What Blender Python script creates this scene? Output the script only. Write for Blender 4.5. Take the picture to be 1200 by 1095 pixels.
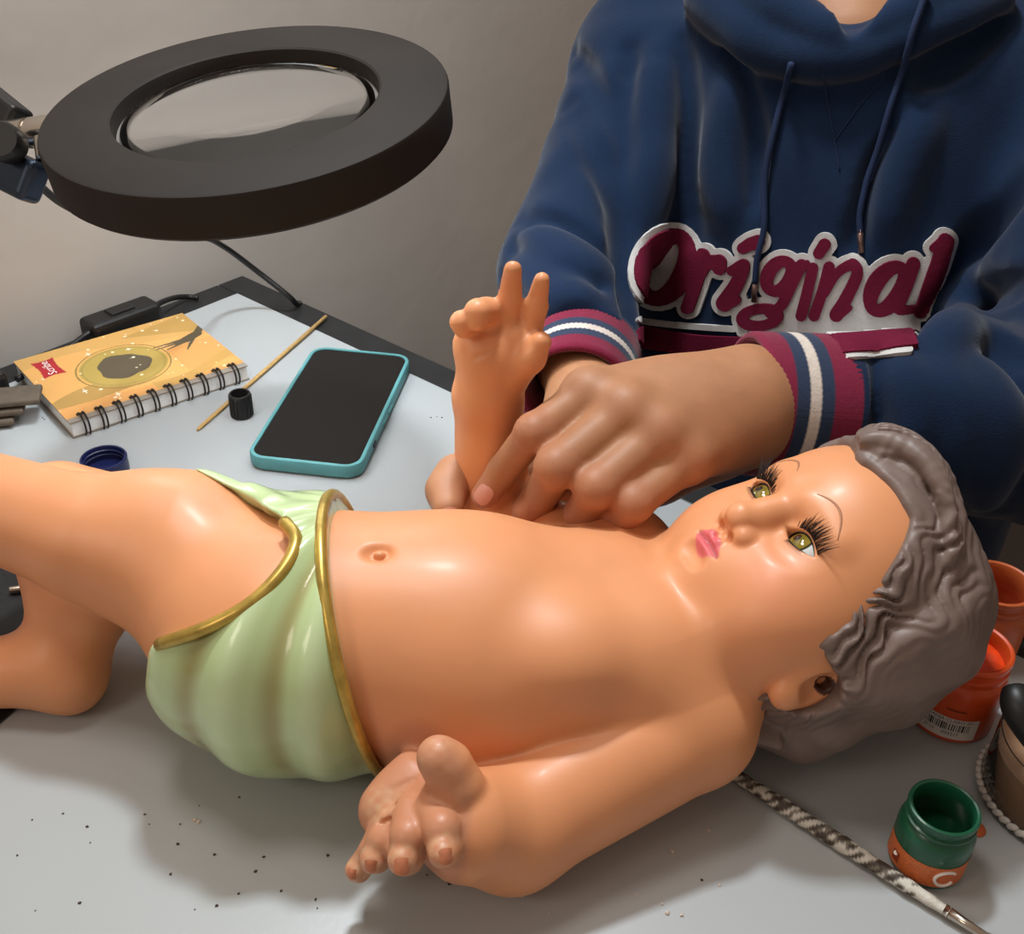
import bpy, math, random
import numpy as np
from mathutils import Vector, Matrix
from mathutils.bvhtree import BVHTree

for o in list(bpy.data.objects):
    bpy.data.objects.remove(o)
scene = bpy.context.scene
col = scene.collection
random.seed(4)
rng = np.random.default_rng(4)

# ------------------------------------------------------------------ camera
FPX, PITCH, ROLL, CAM_H = 1261.2, 0.6017, 0.0351, 0.3937
FW = np.array([0, math.cos(PITCH), -math.sin(PITCH)])
_r = np.array([1.0, 0, 0]); _u = np.cross(_r, FW)
RT = math.cos(ROLL) * _r + math.sin(ROLL) * _u
UP = -math.sin(ROLL) * _r + math.cos(ROLL) * _u
EYE = np.array([0, 0, CAM_H])
cd = bpy.data.cameras.new('camera'); cam = bpy.data.objects.new('camera', cd); col.objects.link(cam)
cd.sensor_fit = 'HORIZONTAL'; cd.sensor_width = 36.0; cd.lens = FPX / 1200 * 36.0
cd.clip_start = 0.01
m = Matrix.Identity(4)
for i in range(3):
    m[i][0] = RT[i]; m[i][1] = UP[i]; m[i][2] = -FW[i]; m[i][3] = EYE[i]
cam.matrix_world = m
scene.camera = cam

# ------------------------------------------------------------------ light
scene.view_settings.view_transform = 'Standard'
scene.view_settings.look = 'None'
scene.view_settings.gamma = 1.0
scene.view_settings.exposure = 0.0
scene.view_settings.use_curve_mapping = False
w = bpy.data.worlds.new('room_ambient'); scene.world = w; w.use_nodes = True
w.node_tree.nodes['Background'].inputs[0].default_value = (1.0, 0.78, 0.62, 1)
w.node_tree.nodes['Background'].inputs[1].default_value = 0.30

def area(name, loc, target, size, power, color, sy=None):
    l = bpy.data.lights.new(name, 'AREA'); o = bpy.data.objects.new(name, l); col.objects.link(o)
    l.energy = power; l.color = color; l.size = size
    if sy: l.shape = 'RECTANGLE'; l.size_y = sy
    o.location = loc
    o.rotation_euler = (Vector(target) - Vector(loc)).to_track_quat('-Z', 'Y').to_euler()
    return o
area('ceiling_light', (-0.24, 0.46, 1.15), (-0.02, 0.36, 0.0), 0.25, 3.4, (1.0, 0.93, 0.86))
area('desk_light', (-0.07, 0.70, 0.92), (-0.02, 0.36, 0.0), 0.11, 7.0, (0.88, 0.96, 1.0), 0.07)
area('room_light', (-0.72, -0.20, 0.72), (0.05, 0.4, 0.08), 0.32, 1.7, (1.0, 0.86, 0.74))

# ------------------------------------------------------------------ helpers
def V(*a): return np.array(a, float)
def ray(x, y): return FW + RT * (x - 600) / FPX - UP * (y - 547.5) / FPX
def D(x, y, d): return EYE + ray(x, y) * d                       # a point d metres in front of the lens plane
def Z(x, y, z=0.0):
    v = ray(x, y); return EYE + v * ((z - CAM_H) / v[2])           # a point at height z above the table
def Y(x, y, yy):
    v = ray(x, y); return EYE + v * (yy / v[1])
def lin(r, g, b):
    f = lambda c: (c / 255 / 12.92) if c / 255 <= 0.04045 else ((c / 255 + 0.055) / 1.055) ** 2.4
    return (f(r), f(g), f(b))
def nrm(v): v = np.asarray(v, float); return v / np.linalg.norm(v)

def tag(o, label=None, cat=None, group=None, kind=None):
    if label: o['label'] = label
    if cat: o['category'] = cat
    if group: o['group'] = group
    if kind: o['kind'] = kind
    return o
def empty(name, loc=(0, 0, 0), label=None, cat=None, group=None):
    o = bpy.data.objects.new(name, None); col.objects.link(o); o.location = loc; o.empty_display_size = 0.02
    return tag(o, label, cat, group)
def link(name, me, mat=None, parent=None, smooth=True):
    o = bpy.data.objects.new(name, me); col.objects.link(o)
    if mat: me.materials.append(mat)
    if parent is not None:
        o.parent = parent
        o.matrix_parent_inverse = Matrix.Translation(root_loc(parent)).inverted()
    if smooth and len(me.polygons):
        me.polygons.foreach_set('use_smooth', np.ones(len(me.polygons), bool))
    return o
def root_loc(p):
    # meshes sit in world coordinates with identity local transforms, so only a parented Empty has an offset
    return p.location if p.type == 'EMPTY' else Vector((0, 0, 0))

def mesh_arrays(name, verts, faces, colors=None):
    """verts (N,3); faces: (M,3)/(M,4) int array, or list of lists"""
    me = bpy.data.meshes.new(name)
    verts = np.asarray(verts, np.float32)
    if isinstance(faces, np.ndarray):
        n, k = faces.shape
        me.vertices.add(len(verts)); me.vertices.foreach_set('co', verts.ravel())
        me.loops.add(n * k); me.loops.foreach_set('vertex_index', faces.astype(np.int32).ravel())
        me.polygons.add(n); me.polygons.foreach_set('loop_start', np.arange(0, n * k, k, dtype=np.int32))
        me.update(calc_edges=True)
    else:
        me.from_pydata([tuple(map(float, v)) for v in verts], [], [list(map(int, f)) for f in faces]); me.update()
    if colors is not None:
        a = me.color_attributes.new('paint', 'FLOAT_COLOR', 'POINT')
        c = np.ones((len(verts), 4), np.float32); c[:, :3] = colors
        a.data.foreach_set('color', c.ravel())
    return me

class MB:
    """collects simple shapes into one mesh"""
    def __init__(s): s.v = []; s.f = []
    def add(s, vs, fs):
        b = len(s.v); s.v += [tuple(map(float, q)) for q in vs]; s.f += [[b + i for i in f] for f in fs]; return s
    def box(s, c, ax, ay, az):
        c, ax, ay, az = map(np.asarray, (c, ax, ay, az))
        vs = [c + i * ax + j * ay + k * az for i in (-1, 1) for j in (-1, 1) for k in (-1, 1)]
        return s.add(vs, [[0, 1, 3, 2], [4, 6, 7, 5], [0, 4, 5, 1], [2, 3, 7, 6], [0, 2, 6, 4], [1, 5, 7, 3]])
    def tube(s, pts, r, n=8, cap=True):
        pts = [np.asarray(p, float) for p in pts]; N = len(pts)
        rr = r if hasattr(r, '__len__') else [r] * N
        t0 = nrm(pts[1] - pts[0]); a = nrm(np.cross(t0, [0.31, 0.22, 0.92])); vs = []
        for i, p in enumerate(pts):
            t = nrm(pts[min(i + 1, N - 1)] - pts[max(i - 1, 0)])
            a = nrm(a - t * (a @ t)); b = np.cross(t, a)
            for k in range(n):
                th = 2 * math.pi * k / n; vs.append(p + rr[i] * (math.cos(th) * a + math.sin(th) * b))
        fs = [[i * n + k, i * n + (k + 1) % n, (i + 1) * n + (k + 1) % n, (i + 1) * n + k] for i in range(N - 1) for k in range(n)]
        if cap: fs += [list(range(n))[::-1], [(N - 1) * n + k for k in range(n)]]
        return s.add(vs, fs)
    def lathe(s, prof, o, ax=(0, 0, 1), n=48, closed=False):
        """prof: (radius, height) pairs"""
        ax = nrm(ax); o = np.asarray(o, float)
        a = nrm(np.cross(ax, [0.9, 0.1, 0.31])) if abs(ax[2]) < .95 else V(1, 0, 0); a = nrm(a - ax * (a @ ax)); b = np.cross(ax, a)
        vs = []; N = len(prof)
        for (r, h) in prof:
            for k in range(n):
                th = 2 * math.pi * k / n; vs.append(o + ax * h + r * (math.cos(th) * a + math.sin(th) * b))
        fs = [[i * n + k, i * n + (k + 1) % n, ((i + 1) % N) * n + (k + 1) % n, ((i + 1) % N) * n + k] for i in range(N if closed else N - 1) for k in range(n)]
        return s.add(vs, fs)
    def prism(s, poly, z0, z1):
        n = len(poly); vs = [(*p, z0) for p in poly] + [(*p, z1) for p in poly]
        return s.add(vs, [list(range(n))[::-1], [n + i for i in range(n)]] + [[i, (i + 1) % n, n + (i + 1) % n, n + i] for i in range(n)])
    def build(s, name, mat, parent=None, smooth=False, bevel=0, seg=2, auto=None):
        me = bpy.data.meshes.new(name); me.from_pydata(s.v, [], s.f); me.update()
        import bmesh
        bm = bmesh.new(); bm.from_mesh(me); bmesh.ops.recalc_face_normals(bm, faces=bm.faces); bm.to_mesh(me); bm.free()
        o = link(name, me, mat, parent, smooth)
        if bevel:
            b = o.modifiers.new('bevel', 'BEVEL'); b.width = bevel; b.segments = seg; b.limit_method = 'ANGLE'; b.angle_limit = 0.6
        if auto is not None:
            me.polygons.foreach_set('use_smooth', np.ones(len(me.polygons), bool))
            me.set_sharp_from_angle(angle=auto)
        return o

def spline(pts, n=8):
    """Catmull-Rom through pts"""
    P = [np.asarray(p, float) for p in pts]; P = [2 * P[0] - P[1]] + P + [2 * P[-1] - P[-2]]; out = []
    for i in range(1, len(P) - 2):
        for k in range(n):
            t = k / n; a, b, c, d = P[i - 1:i + 3]
            out.append(.5 * (2 * b + (c - a) * t + (2 * a - 5 * b + 4 * c - d) * t * t + (3 * b - a - 3 * c + d) * t ** 3))
    out.append(P[-2]); return out

# ---- signed distance sculpting: shapes are blended on a grid, one skin is drawn over them
class Field:
    def __init__(s, lo, hi, h, fine=None, hf=None):
        # even grid, or one that is denser inside the box `fine`
        s.h = h; s.ax = []
        for i in range(3):
            a, b = float(lo[i]), float(hi[i])
            if fine is None: s.ax.append(a + h * np.arange(int(math.ceil((b - a) / h)) + 1)); continue
            f0, f1 = max(fine[0][i], a), min(fine[1][i], b)
            n0, n1, n2 = max(0, round((f0 - a) / h)), round((f1 - f0) / hf), max(0, round((b - f1) / h))
            s.ax.append(np.concatenate([np.linspace(a, f0, n0 + 1)[:-1] if n0 else [], np.linspace(f0, f1, n1 + 1), np.linspace(f1, b, n2 + 1)[1:] if n2 else []]))
        s.lo = np.array([g[0] for g in s.ax]); s.hi = np.array([g[-1] for g in s.ax])
        s.n = np.array([len(g) for g in s.ax]); s.D = np.full(s.n, 1.0, np.float32)
    def box(s, lo, hi):
        a = [max(0, int(np.searchsorted(s.ax[i], lo[i])) - 1) for i in range(3)]; b = [min(s.n[i], int(np.searchsorted(s.ax[i], hi[i])) + 1) for i in range(3)]
        if any(q <= p for p, q in zip(a, b)): return None
        sl = tuple(slice(i, j) for i, j in zip(a, b))
        g = [s.ax[i][a[i]:b[i]].astype(np.float32) for i in range(3)]
        return sl, g[0][:, None, None], g[1][None, :, None], g[2][None, None, :]
    def mix(s, sl, d, k, op):
        A = s.D[sl]
        if op == 'u':
            if k <= 0: s.D[sl] = np.minimum(A, d)
            else:
                hh = np.maximum(k - np.abs(A - d), 0) / k; s.D[sl] = np.minimum(A, d) - hh * hh * (k * .25)
        else:   # carve d out
            d = -d
            if k <= 0: s.D[sl] = np.maximum(A, d)
            else:
                hh = np.maximum(k - np.abs(A - d), 0) / k; s.D[sl] = np.maximum(A, d) + hh * hh * (k * .25)
    def cone(s, a, b, ra, rb, k=0.0, op='u'):
        a = np.asarray(a, float); b = np.asarray(b, float); mg = max(ra, rb) + k + 5 * s.h + (.02 if max(ra, rb) > .02 else .002)
        q = s.box(np.minimum(a, b) - mg, np.maximum(a, b) + mg)
        if q is None: return s
        sl, x, y, z = q; ba = b - a; L = max(ba @ ba, 1e-12)
        px, py, pz = x - a[0], y - a[1], z - a[2]
        t = np.clip((px * ba[0] + py * ba[1] + pz * ba[2]) / L, 0, 1)
        d = np.sqrt((px - t * ba[0]) ** 2 + (py - t * ba[1]) ** 2 + (pz - t * ba[2]) ** 2) - (ra + (rb - ra) * t)
        s.mix(sl, d.astype(np.float32), k, op); return s
    def chain(s, pts, rs, k=0.0, op='u'):
        for i in range(len(pts) - 1): s.cone(pts[i], pts[i + 1], rs[i], rs[i + 1], k, op)
        return s
    def ell(s, c, r, k=0.0, axes=None, op='u'):
        c = np.asarray(c, float); r = np.asarray(r, float) * np.ones(3); A = np.eye(3) if axes is None else np.asarray(axes, float)
        ext = np.sqrt(((A * r[:, None]) ** 2).sum(0)) + k + 5 * s.h + (.02 if r.max() > .02 else .002)
        q = s.box(c - ext, c + ext)
        if q is None: return s
        sl, x, y, z = q; x = x - c[0]; y = y - c[1]; z = z - c[2]
        L = [A[i, 0] * x + A[i, 1] * y + A[i, 2] * z for i in range(3)]
        k0 = np.sqrt(sum((L[i] / r[i]) ** 2 for i in range(3))); k1 = np.sqrt(sum((L[i] / r[i] ** 2) ** 2 for i in range(3))) + 1e-9
        s.mix(sl, (k0 * (k0 - 1) / k1).astype(np.float32), k, op); return s
    def plane_cut(s, p, n, k=0.0):
        """keep the side the normal points away from"""
        q = s.box(s.lo, s.hi); sl, x, y, z = q; n = nrm(n)
        s.mix(sl, (-((x - p[0]) * n[0] + (y - p[1]) * n[1] + (z - p[2]) * n[2])).astype(np.float32), k, 'c'); return s
    def end_cut(s, c, axis, r):
        """remove what lies past c along axis within radius r"""
        axis = nrm(axis); q = s.box(c - r - .06, c + r + .06)
        if q is None: return s
        sl, x, y, z = q; x = x - c[0]; y = y - c[1]; z = z - c[2]; t = x * axis[0] + y * axis[1] + z * axis[2]
        rad = np.sqrt(np.maximum(x * x + y * y + z * z - t * t, 0)); s.mix(sl, np.maximum(np.maximum(rad - r, -t), t - .05).astype(np.float32), .002, 'c'); return s
    def seen(s, x, y, out=0.0, t0=.30, t1=.70):
        """the sculpted surface met by the sight line through a point of the photograph"""
        v = ray(x, y); t = t0
        while t < t1:
            p = EYE + v * t; i = [min(max(int(np.searchsorted(s.ax[k], p[k])), 0), s.n[k] - 1) for k in range(3)]
            if (p > s.lo).all() and (p < s.hi).all() and s.D[i[0], i[1], i[2]] < 0: break
            t += .0006
        return EYE + v * t - nrm(v) * out
    def warp(s, fn, lo, hi):
        """add fn(x,y,z) to the distance inside a box"""
        q = s.box(np.asarray(lo, float), np.asarray(hi, float))
        if q is None: return s
        sl, x, y, z = q; s.D[sl] += fn(x, y, z).astype(np.float32); return s
    def skin(s, smooth=1, largest=False):
        Dm = s.D; S = Dm < 0; n = s.n
        cnt = np.zeros(n - 1, np.uint8)
        for i in (0, 1):
            for j in (0, 1):
                for k in (0, 1): cnt += S[i:n[0] - 1 + i, j:n[1] - 1 + j, k:n[2] - 1 + k]
        act = (cnt > 0) & (cnt < 8); idx = np.argwhere(act)
        corners = np.array([[i, j, k] for i in (0, 1) for j in (0, 1) for k in (0, 1)])
        val = np.stack([Dm[idx[:, 0] + c[0], idx[:, 1] + c[1], idx[:, 2] + c[2]] for c in corners], 1)
        acc = np.zeros((len(idx), 3)); m_ = np.zeros(len(idx))
        for a in range(8):
            for b in range(a + 1, 8):
                if np.abs(corners[a] - corners[b]).sum() == 1:
                    x = (val[:, a] < 0) != (val[:, b] < 0)
                    t = np.where(x, val[:, a] / np.where(x, val[:, a] - val[:, b], 1), 0)
                    acc += x[:, None] * (corners[a] + t[:, None] * (corners[b] - corners[a])); m_ += x
        fr = acc / m_[:, None]; vv = np.stack([s.ax[i][idx[:, i]] + fr[:, i] * (s.ax[i][idx[:, i] + 1] - s.ax[i][idx[:, i]]) for i in range(3)], 1)
        vid = np.full(n - 1, -1, np.int32); vid[act] = np.arange(len(idx))
        F = []
        for ax in range(3):
            o = [i for i in range(3) if i != ax]
            sa = [slice(1, -1)] * 3; sb = [slice(1, -1)] * 3; sa[ax] = slice(0, -1); sb[ax] = slice(1, None)
            A_, B_ = S[tuple(sa)], S[tuple(sb)]; e = np.argwhere(A_ != B_)
            inside = A_[e[:, 0], e[:, 1], e[:, 2]]
            base = e.copy(); base[:, o[0]] += 1; base[:, o[1]] += 1
            def cell(d0, d1):
                c = base.copy(); c[:, o[0]] += d0; c[:, o[1]] += d1; return vid[c[:, 0], c[:, 1], c[:, 2]]
            q = np.stack([cell(-1, -1), cell(0, -1), cell(0, 0), cell(-1, 0)], 1)
            flip = inside if ax != 1 else ~inside
            q[~flip] = q[~flip][:, ::-1]; F.append(q)
        F = np.concatenate(F); F = F[(F >= 0).all(1)]
        if largest:                                            # drop loose crumbs
            lab = np.arange(len(vv))
            for _ in range(400):
                mn = lab[F].min(1); new = lab.copy()
                for i in range(4): np.minimum.at(new, F[:, i], mn)
                new = new[new]; new = new[new]
                if (new == lab).all(): break
                lab = new
            u_, c_ = np.unique(lab, return_counts=True); keep = lab == u_[c_.argmax()]
            ren = np.cumsum(keep) - 1; F = ren[F[keep[F[:, 0]]]]; vv = vv[keep]
        for _ in range(smooth):
            a = np.zeros_like(vv); c = np.zeros(len(vv))
            for i in range(4):
                np.add.at(a, F[:, i], vv[F[:, (i + 1) % 4]]); np.add.at(a, F[:, i], vv[F[:, (i - 1) % 4]]); np.add.at(c, F[:, i], 2)
            c = np.maximum(c, 1); vv = vv * .5 + .5 * a / c[:, None]
        return vv, F

def normals_of(vv, F):
    fn = np.cross(vv[F[:, 2]] - vv[F[:, 0]], vv[F[:, 3]] - vv[F[:, 1]]); N = np.zeros_like(vv)
    for i in range(4): np.add.at(N, F[:, i], fn)
    return N / np.maximum(np.linalg.norm(N, axis=1), 1e-12)[:, None]
def bvh(vv, F): return BVHTree.FromPolygons([Vector(v) for v in vv], F.tolist())
def hit(tree, x, y):
    d = nrm(ray(x, y)); loc, n, i, t = tree.ray_cast(Vector(EYE), Vector(d))
    if loc is None: return None, None
    n = np.array(n); n = n if n @ d < 0 else -n
    return np.array(loc), n

# ------------------------------------------------------------------ materials
def mat(name, color=(.5, .5, .5), rough=.5, metal=0, spec=.5, coat=0, trans=0, ior=1.45, attr=None, emit=None, estr=0,
        var=0, vscale=30, bump=0, bscale=200, sss=0, sssr=(.01, .004, .002), bumpdist=.001, sheen=0, alpha=1, rvar=0):
    m = bpy.data.materials.new(name); m.use_nodes = True; nt = m.node_tree; b = nt.nodes['Principled BSDF']; L = nt.links.new
    b.inputs['Base Color'].default_value = (*color, 1); b.inputs['Roughness'].default_value = rough; b.inputs['Metallic'].default_value = metal
    b.inputs['Specular IOR Level'].default_value = spec; b.inputs['Coat Weight'].default_value = coat; b.inputs['Coat Roughness'].default_value = .2 if coat < .1 else .08
    b.inputs['Transmission Weight'].default_value = trans; b.inputs['IOR'].default_value = ior; b.inputs['Sheen Weight'].default_value = sheen
    b.inputs['Alpha'].default_value = alpha
    if sss:
        b.inputs['Subsurface Weight'].default_value = sss; b.inputs['Subsurface Radius'].default_value = (1, .4, .2); b.inputs['Subsurface Scale'].default_value = .006
    if emit: b.inputs['Emission Color'].default_value = (*emit, 1); b.inputs['Emission Strength'].default_value = estr
    tc = nt.nodes.new('ShaderNodeTexCoord')
    src = None
    if attr:
        a = nt.nodes.new('ShaderNodeVertexColor'); a.layer_name = attr; src = a.outputs[0]; L(src, b.inputs['Base Color'])
    if var:
        n = nt.nodes.new('ShaderNodeTexNoise'); n.inputs['Scale'].default_value = vscale; n.inputs['Detail'].default_value = 5; L(tc.outputs['Object'], n.inputs['Vector'])
        mr = nt.nodes.new('ShaderNodeMapRange'); mr.inputs[1].default_value = .3; mr.inputs[2].default_value = .7; mr.inputs[3].default_value = 1 - var; mr.inputs[4].default_value = 1 + var
        L(n.outputs[0], mr.inputs[0])
        mx = nt.nodes.new('ShaderNodeMix'); mx.data_type = 'RGBA'; mx.blend_type = 'MULTIPLY'; mx.inputs[0].default_value = 1
        if src is not None: L(src, mx.inputs[6])
        else: mx.inputs[6].default_value = (*color, 1)
        L(mr.outputs[0], mx.inputs[7]); L(mx.outputs[2], b.inputs['Base Color'])
        if rvar:
            m2 = nt.nodes.new('ShaderNodeMapRange'); m2.inputs[1].default_value = .3; m2.inputs[2].default_value = .7; m2.inputs[3].default_value = rough - rvar; m2.inputs[4].default_value = rough + rvar
            L(n.outputs[0], m2.inputs[0]); L(m2.outputs[0], b.inputs['Roughness'])
    if bump:
        n = nt.nodes.new('ShaderNodeTexNoise'); n.inputs['Scale'].default_value = bscale; n.inputs['Detail'].default_value = 3; L(tc.outputs['Object'], n.inputs['Vector'])
        bp = nt.nodes.new('ShaderNodeBump'); bp.inputs['Strength'].default_value = bump; bp.inputs['Distance'].default_value = bumpdist
        L(n.outputs[0], bp.inputs['Height']); L(bp.outputs[0], b.inputs['Normal'])
    return m

M = {}
M['wall'] = mat('wall_paint', lin(196, 188, 180), .75, var=.05, vscale=6, bump=.25, bscale=35, bumpdist=.002)
M['floor'] = mat('floor', lin(70, 60, 55), .6, var=.15, vscale=8)
M['table'] = mat('white_laminate', lin(172, 176, 178), .32, var=.02, vscale=5, bump=.04, bscale=300)
M['edge'] = mat('black_edge_band', lin(34, 34, 35), .5, var=.2, vscale=60)
M['doll'] = mat('doll_paint', attr='paint', rough=.46, coat=.06, sss=.10, var=.03, vscale=40)
M['cloth'] = mat('loincloth_paint', attr='paint', rough=.22, coat=.4)
M['gold'] = mat('gold_paint', lin(190, 160, 78), .32, metal=.55, var=.25, vscale=120)
M['hair'] = mat('hair_paint', lin(116, 99, 92), .48, var=.12, vscale=60, bump=.2, bscale=260, bumpdist=.0006)
M['black'] = mat('black_plastic', lin(26, 25, 25), .45, var=.1, vscale=50)
M['ring'] = mat('black_satin_housing', lin(40, 35, 32), .68, spec=.25, var=.12, vscale=20, bump=.05, bscale=400)
M['chrome'] = mat('chrome', lin(200, 190, 178), .22, metal=1)
M['bluesteel'] = mat('dark_metal', lin(58, 68, 82), .28, metal=.8)
M['glass'] = mat('lens_glass', (1, 1, 1), .02, trans=1, ior=1.5)
M['lash'] = mat('lash', lin(16, 14, 14), .5)
M['brow'] = mat('brow_paint', lin(172, 118, 86), .5)

# ------------------------------------------------------------------ the setting
TC = V(-0.233, 0.814, 0)                         # inner back corner of the white table top
TE = nrm(V(0.504, -0.401, 0)); TL = V(-0.6226, -0.7825, 0); TL = nrm(TL - TE * (TL @ TE))   # along the far edge, along the wall edge
def T(s, t, z=0.0): return TC + TE * s + TL * t + V(0, 0, z)
WB = 0.026
def slab(mb, s0, s1, t0, t1, z0, z1):
    c = T((s0 + s1) / 2, (t0 + t1) / 2, (z0 + z1) / 2); return mb.box(c, TE * (s1 - s0) / 2, TL * (t1 - t0) / 2, V(0, 0, (z1 - z0) / 2))
SMAX, TMAX = 1.15, 0.72
tb = empty('work_table', T(SMAX / 2, TMAX / 2, -0.74), 'white laminate work table with black edge band under the doll', 'table')
slab(MB(), 0, SMAX, 0, TMAX, -0.022, 0).build('table_top', M['table'], tb)
for (a, b, c, d) in ((-WB, SMAX + WB, -WB, 0), (-WB, SMAX + WB, TMAX, TMAX + WB), (-WB, 0, 0, TMAX), (SMAX, SMAX + WB, 0, TMAX)):
    slab(MB(), a, b, c, d, -0.03, -0.0002).build('edge_band', M['edge'], tb, bevel=.0015)
for s in (0.03, SMAX - 0.03):
    for t in (0.03, TMAX - 0.03):
        slab(MB(), s - .02, s + .02, t - .02, t + .02, -0.74, -0.03).build('leg', M['edge'], tb, bevel=.002)
WS = -0.040
def wallbox(s0, s1, t0, t1, z0, z1): return slab(MB(), s0, s1, t0, t1, z0, z1)
tag(wallbox(WS - .1, WS, -2.2, 1.6, -0.74, 1.9).build('wall_left', M['wall']), 'plain plastered off-white wall behind the work table', 'wall', kind='structure')
tag(wallbox(WS - .1, 3.0, -2.3, -2.2, -0.74, 1.9).build('wall_back', M['wall']), 'plain off-white wall far behind the person', 'wall', kind='structure')
tag(wallbox(WS - .1, 3.0, -2.3, 1.6, -0.80, -0.74).build('floor', M['floor']), 'dark floor under the work table', 'floor', kind='structure')

# ------------------------------------------------------------------ the doll
HC = V(.146, .376, .072)                                     # head centre and its own axes
HL = nrm(V(.2351, -.9694, .07)); HU = V(.8598, .241, .4502); HU = nrm(HU - HL * (HU @ HL)); HF = np.cross(HL, HU)
HAX = np.stack([HL, HU, HF])
def hd(l, u, f): return HC + HL * l + HU * u + HF * f
def hloc(p): q = np.asarray(p) - HC; return np.stack([q @ HL, q @ HU, q @ HF], -1)

SKIN = np.array(lin(220, 150, 104))
TORSO = [((-.058, .355, .0555), (.078, .057, .0545)), ((.02, .356, .050), (.066, .056, .0425))]
PELV = V(-.099, .356, .054); PELR = V(.053, .056, .053)
HIP_N = V(-.110, .345, .062)
KNEE_N = Z(105, 630, .085); ANK_N = Z(-95, 565, .095); TOE_N = Z(-150, 500, .135)
SH_N = Z(808, 846, .040); EL_N = Z(598, 970, .0265); WR_N = Z(548, 968, .042)
SH_F = Z(722, 662, .050); EL_F = Z(578, 606, .040); WR_F = Y(572, 462, EL_F[1] + .004)

B = Field((-.330, .228, -.001), (.215, .470, .222), .0011, ((.060, .300, .075), (.165, .420, .150)), .0006)
for c, r in TORSO: B.ell(c, r, .04)
B.ell((-.014, .356, .052), (.045, .052, .0475), .03)
B.ell(PELV, PELR - .003, .02)
B.cone(V(.07, .357, .052), V(.108, .366, .064), .030, .031, .02)                     # neck
B.ell(V(.045, .333, .069), (.024, .020, .020), .03); B.ell(V(.045, .378, .069), (.022, .018, .017), .03)   # chest
# near arm
B.cone(V(.070, .345, .052), SH_N, .033, .0295, .022)
B.cone(SH_N, EL_N, .0285, .0245, .003); B.cone(EL_N, WR_N, .0245, .0200, .008)
# far arm
B.ell(SH_F, .029, .025); B.cone(SH_F, EL_F, .029, .0225, .012); B.cone(EL_F, WR_F, .0215, .0168, .008)
# legs
B.cone(HIP_N, Z(212, 650, .077), .041, .0365, .015); B.cone(Z(212, 650, .077), Z(165, 640, .080), .0365, .0318, .012); B.cone(Z(165, 640, .080), KNEE_N, .0318, .0280, .012); B.cone(KNEE_N, ANK_N, .0275, .022, .006); B.cone(ANK_N, TOE_N, .0195, .0150, .01)
HIP_F = V(-.128, .385, .058); KNEE_F = V(-.225, .425, .062)
B.cone(HIP_F, KNEE_F, .036, .028, .015)
CALF = Z(96, 700, .046); HEEL = Z(72, 780, .0205); TOE = Z(-105, 800, .017)
B.cone(KNEE_F, CALF, .026, .0250, .003); B.cone(CALF, HEEL, .0250, .0170, .003); B.cone(Z(86, 801, .0145), HEEL, .0132, .0165, .008); B.cone(HEEL, TOE, .019, .014, .012)
# belly button, folds
nav = V(-.0545, .3475, .1095)
B.ell(nav, (.0054, .0038, .0036), .004, op='c'); B.ell(nav + V(0.0006, .0005, -.0018), (.0026, .002, .002), .0015)
B.ell((.024, .322, .080), (.016, .016, .012), .02)
# crease between near arm and chest, elbow crease, neck ring

# ---- head
def H(l, u, f): return hd(l, u, f)
B.ell(H(0, .009, -.004), (.0540, .0530, .0560), .0, HAX)
B.ell(H(0, -.018, .014), (.051, .044, .045), .02, HAX)
B.ell(H(0, .020, .022), (.044, .038, .040), .02, HAX)
for s in (-1, 1):
    B.ell(H(s * .025, -.030, .032), (.022, .021, .0205), .02, HAX)
B.ell(H(0, -.0475, .040), (.014, .011, .012), .014, HAX)
B.ell(H(0, -.038, .046), (.017, .012, .011), .014, HAX)                              # muzzle
EYES = [H(s * .0197, -.0065, .0445) for s in (-1, 1)]
for s, e in zip((-1, 1), EYES):
    B.ell(H(s * .0195, -.0065, .064), (.0145, .0095, .0105), .010, HAX, op='c')      # sockets
    B.cone(H(s * .007, .0055, .0575), H(s * .027, .0065, .0505), .0035, .0035, .010)   # brow ridge
B.chain([H(0, .003, .0545), H(0, -.010, .0588), H(0, -.0215, .0635)], [.0050, .0054, .0074], .006)
for s in (-1, 1):
    B.ell(H(s * .0074, -.0250, .0590), (.0056, .0052, .0060), .0020, HAX)
    B.ell(H(s * .0046, -.0300, .0612), (.0026, .0020, .0030), .0010, HAX, op='c')
for s in (-1, 1):
    B.chain([H(0, -.0357, .0590), H(s * .0030, -.0352, .0592), H(s * .0072, -.0370, .0565), H(s * .0105, -.0391, .0525)], [.0022, .0027, .0022, .0008], .0014)   # upper lip
    B.chain([H(0, -.0424, .0570), H(s * .0045, -.0420, .0562), H(s * .0100, -.0394, .0522)], [.0035, .0031, .0008], .0014)
def face(l, u, out=0.0):                 # a point on the face surface as sculpted so far
    ff = .085
    while ff > .02:
        p = H(l, u, ff); i = [min(int(np.searchsorted(B.ax[k], p[k])), B.n[k] - 1) for k in range(3)]
        if B.D[i[0], i[1], i[2]] < 0: break
        ff -= .0002
    return H(l, u, ff + out)
for s in (-1, 1):
    B.chain([face(s * l, -.0388 - .00006 * (l * 1000), .0004) for l in np.linspace(0, .0105, 12)], [.0011] * 11 + [.0007], .0008, 'c')    # mouth line
B.chain([face(l, -.0474, .0012) for l in np.linspace(-.006, .006, 7)], [.0018] * 7, .005, 'c')
B.cone(face(0, -.0295, .0008), face(0, -.0330, .0006), .0014, .0014, .003, 'c')
LIDR = .0110
GAZE = nrm(HF - .22 * HL * 1 + .03 * HU)
for s, e in zip((-1, 1), EYES):
    B.ell(e, LIDR, .007)
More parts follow.
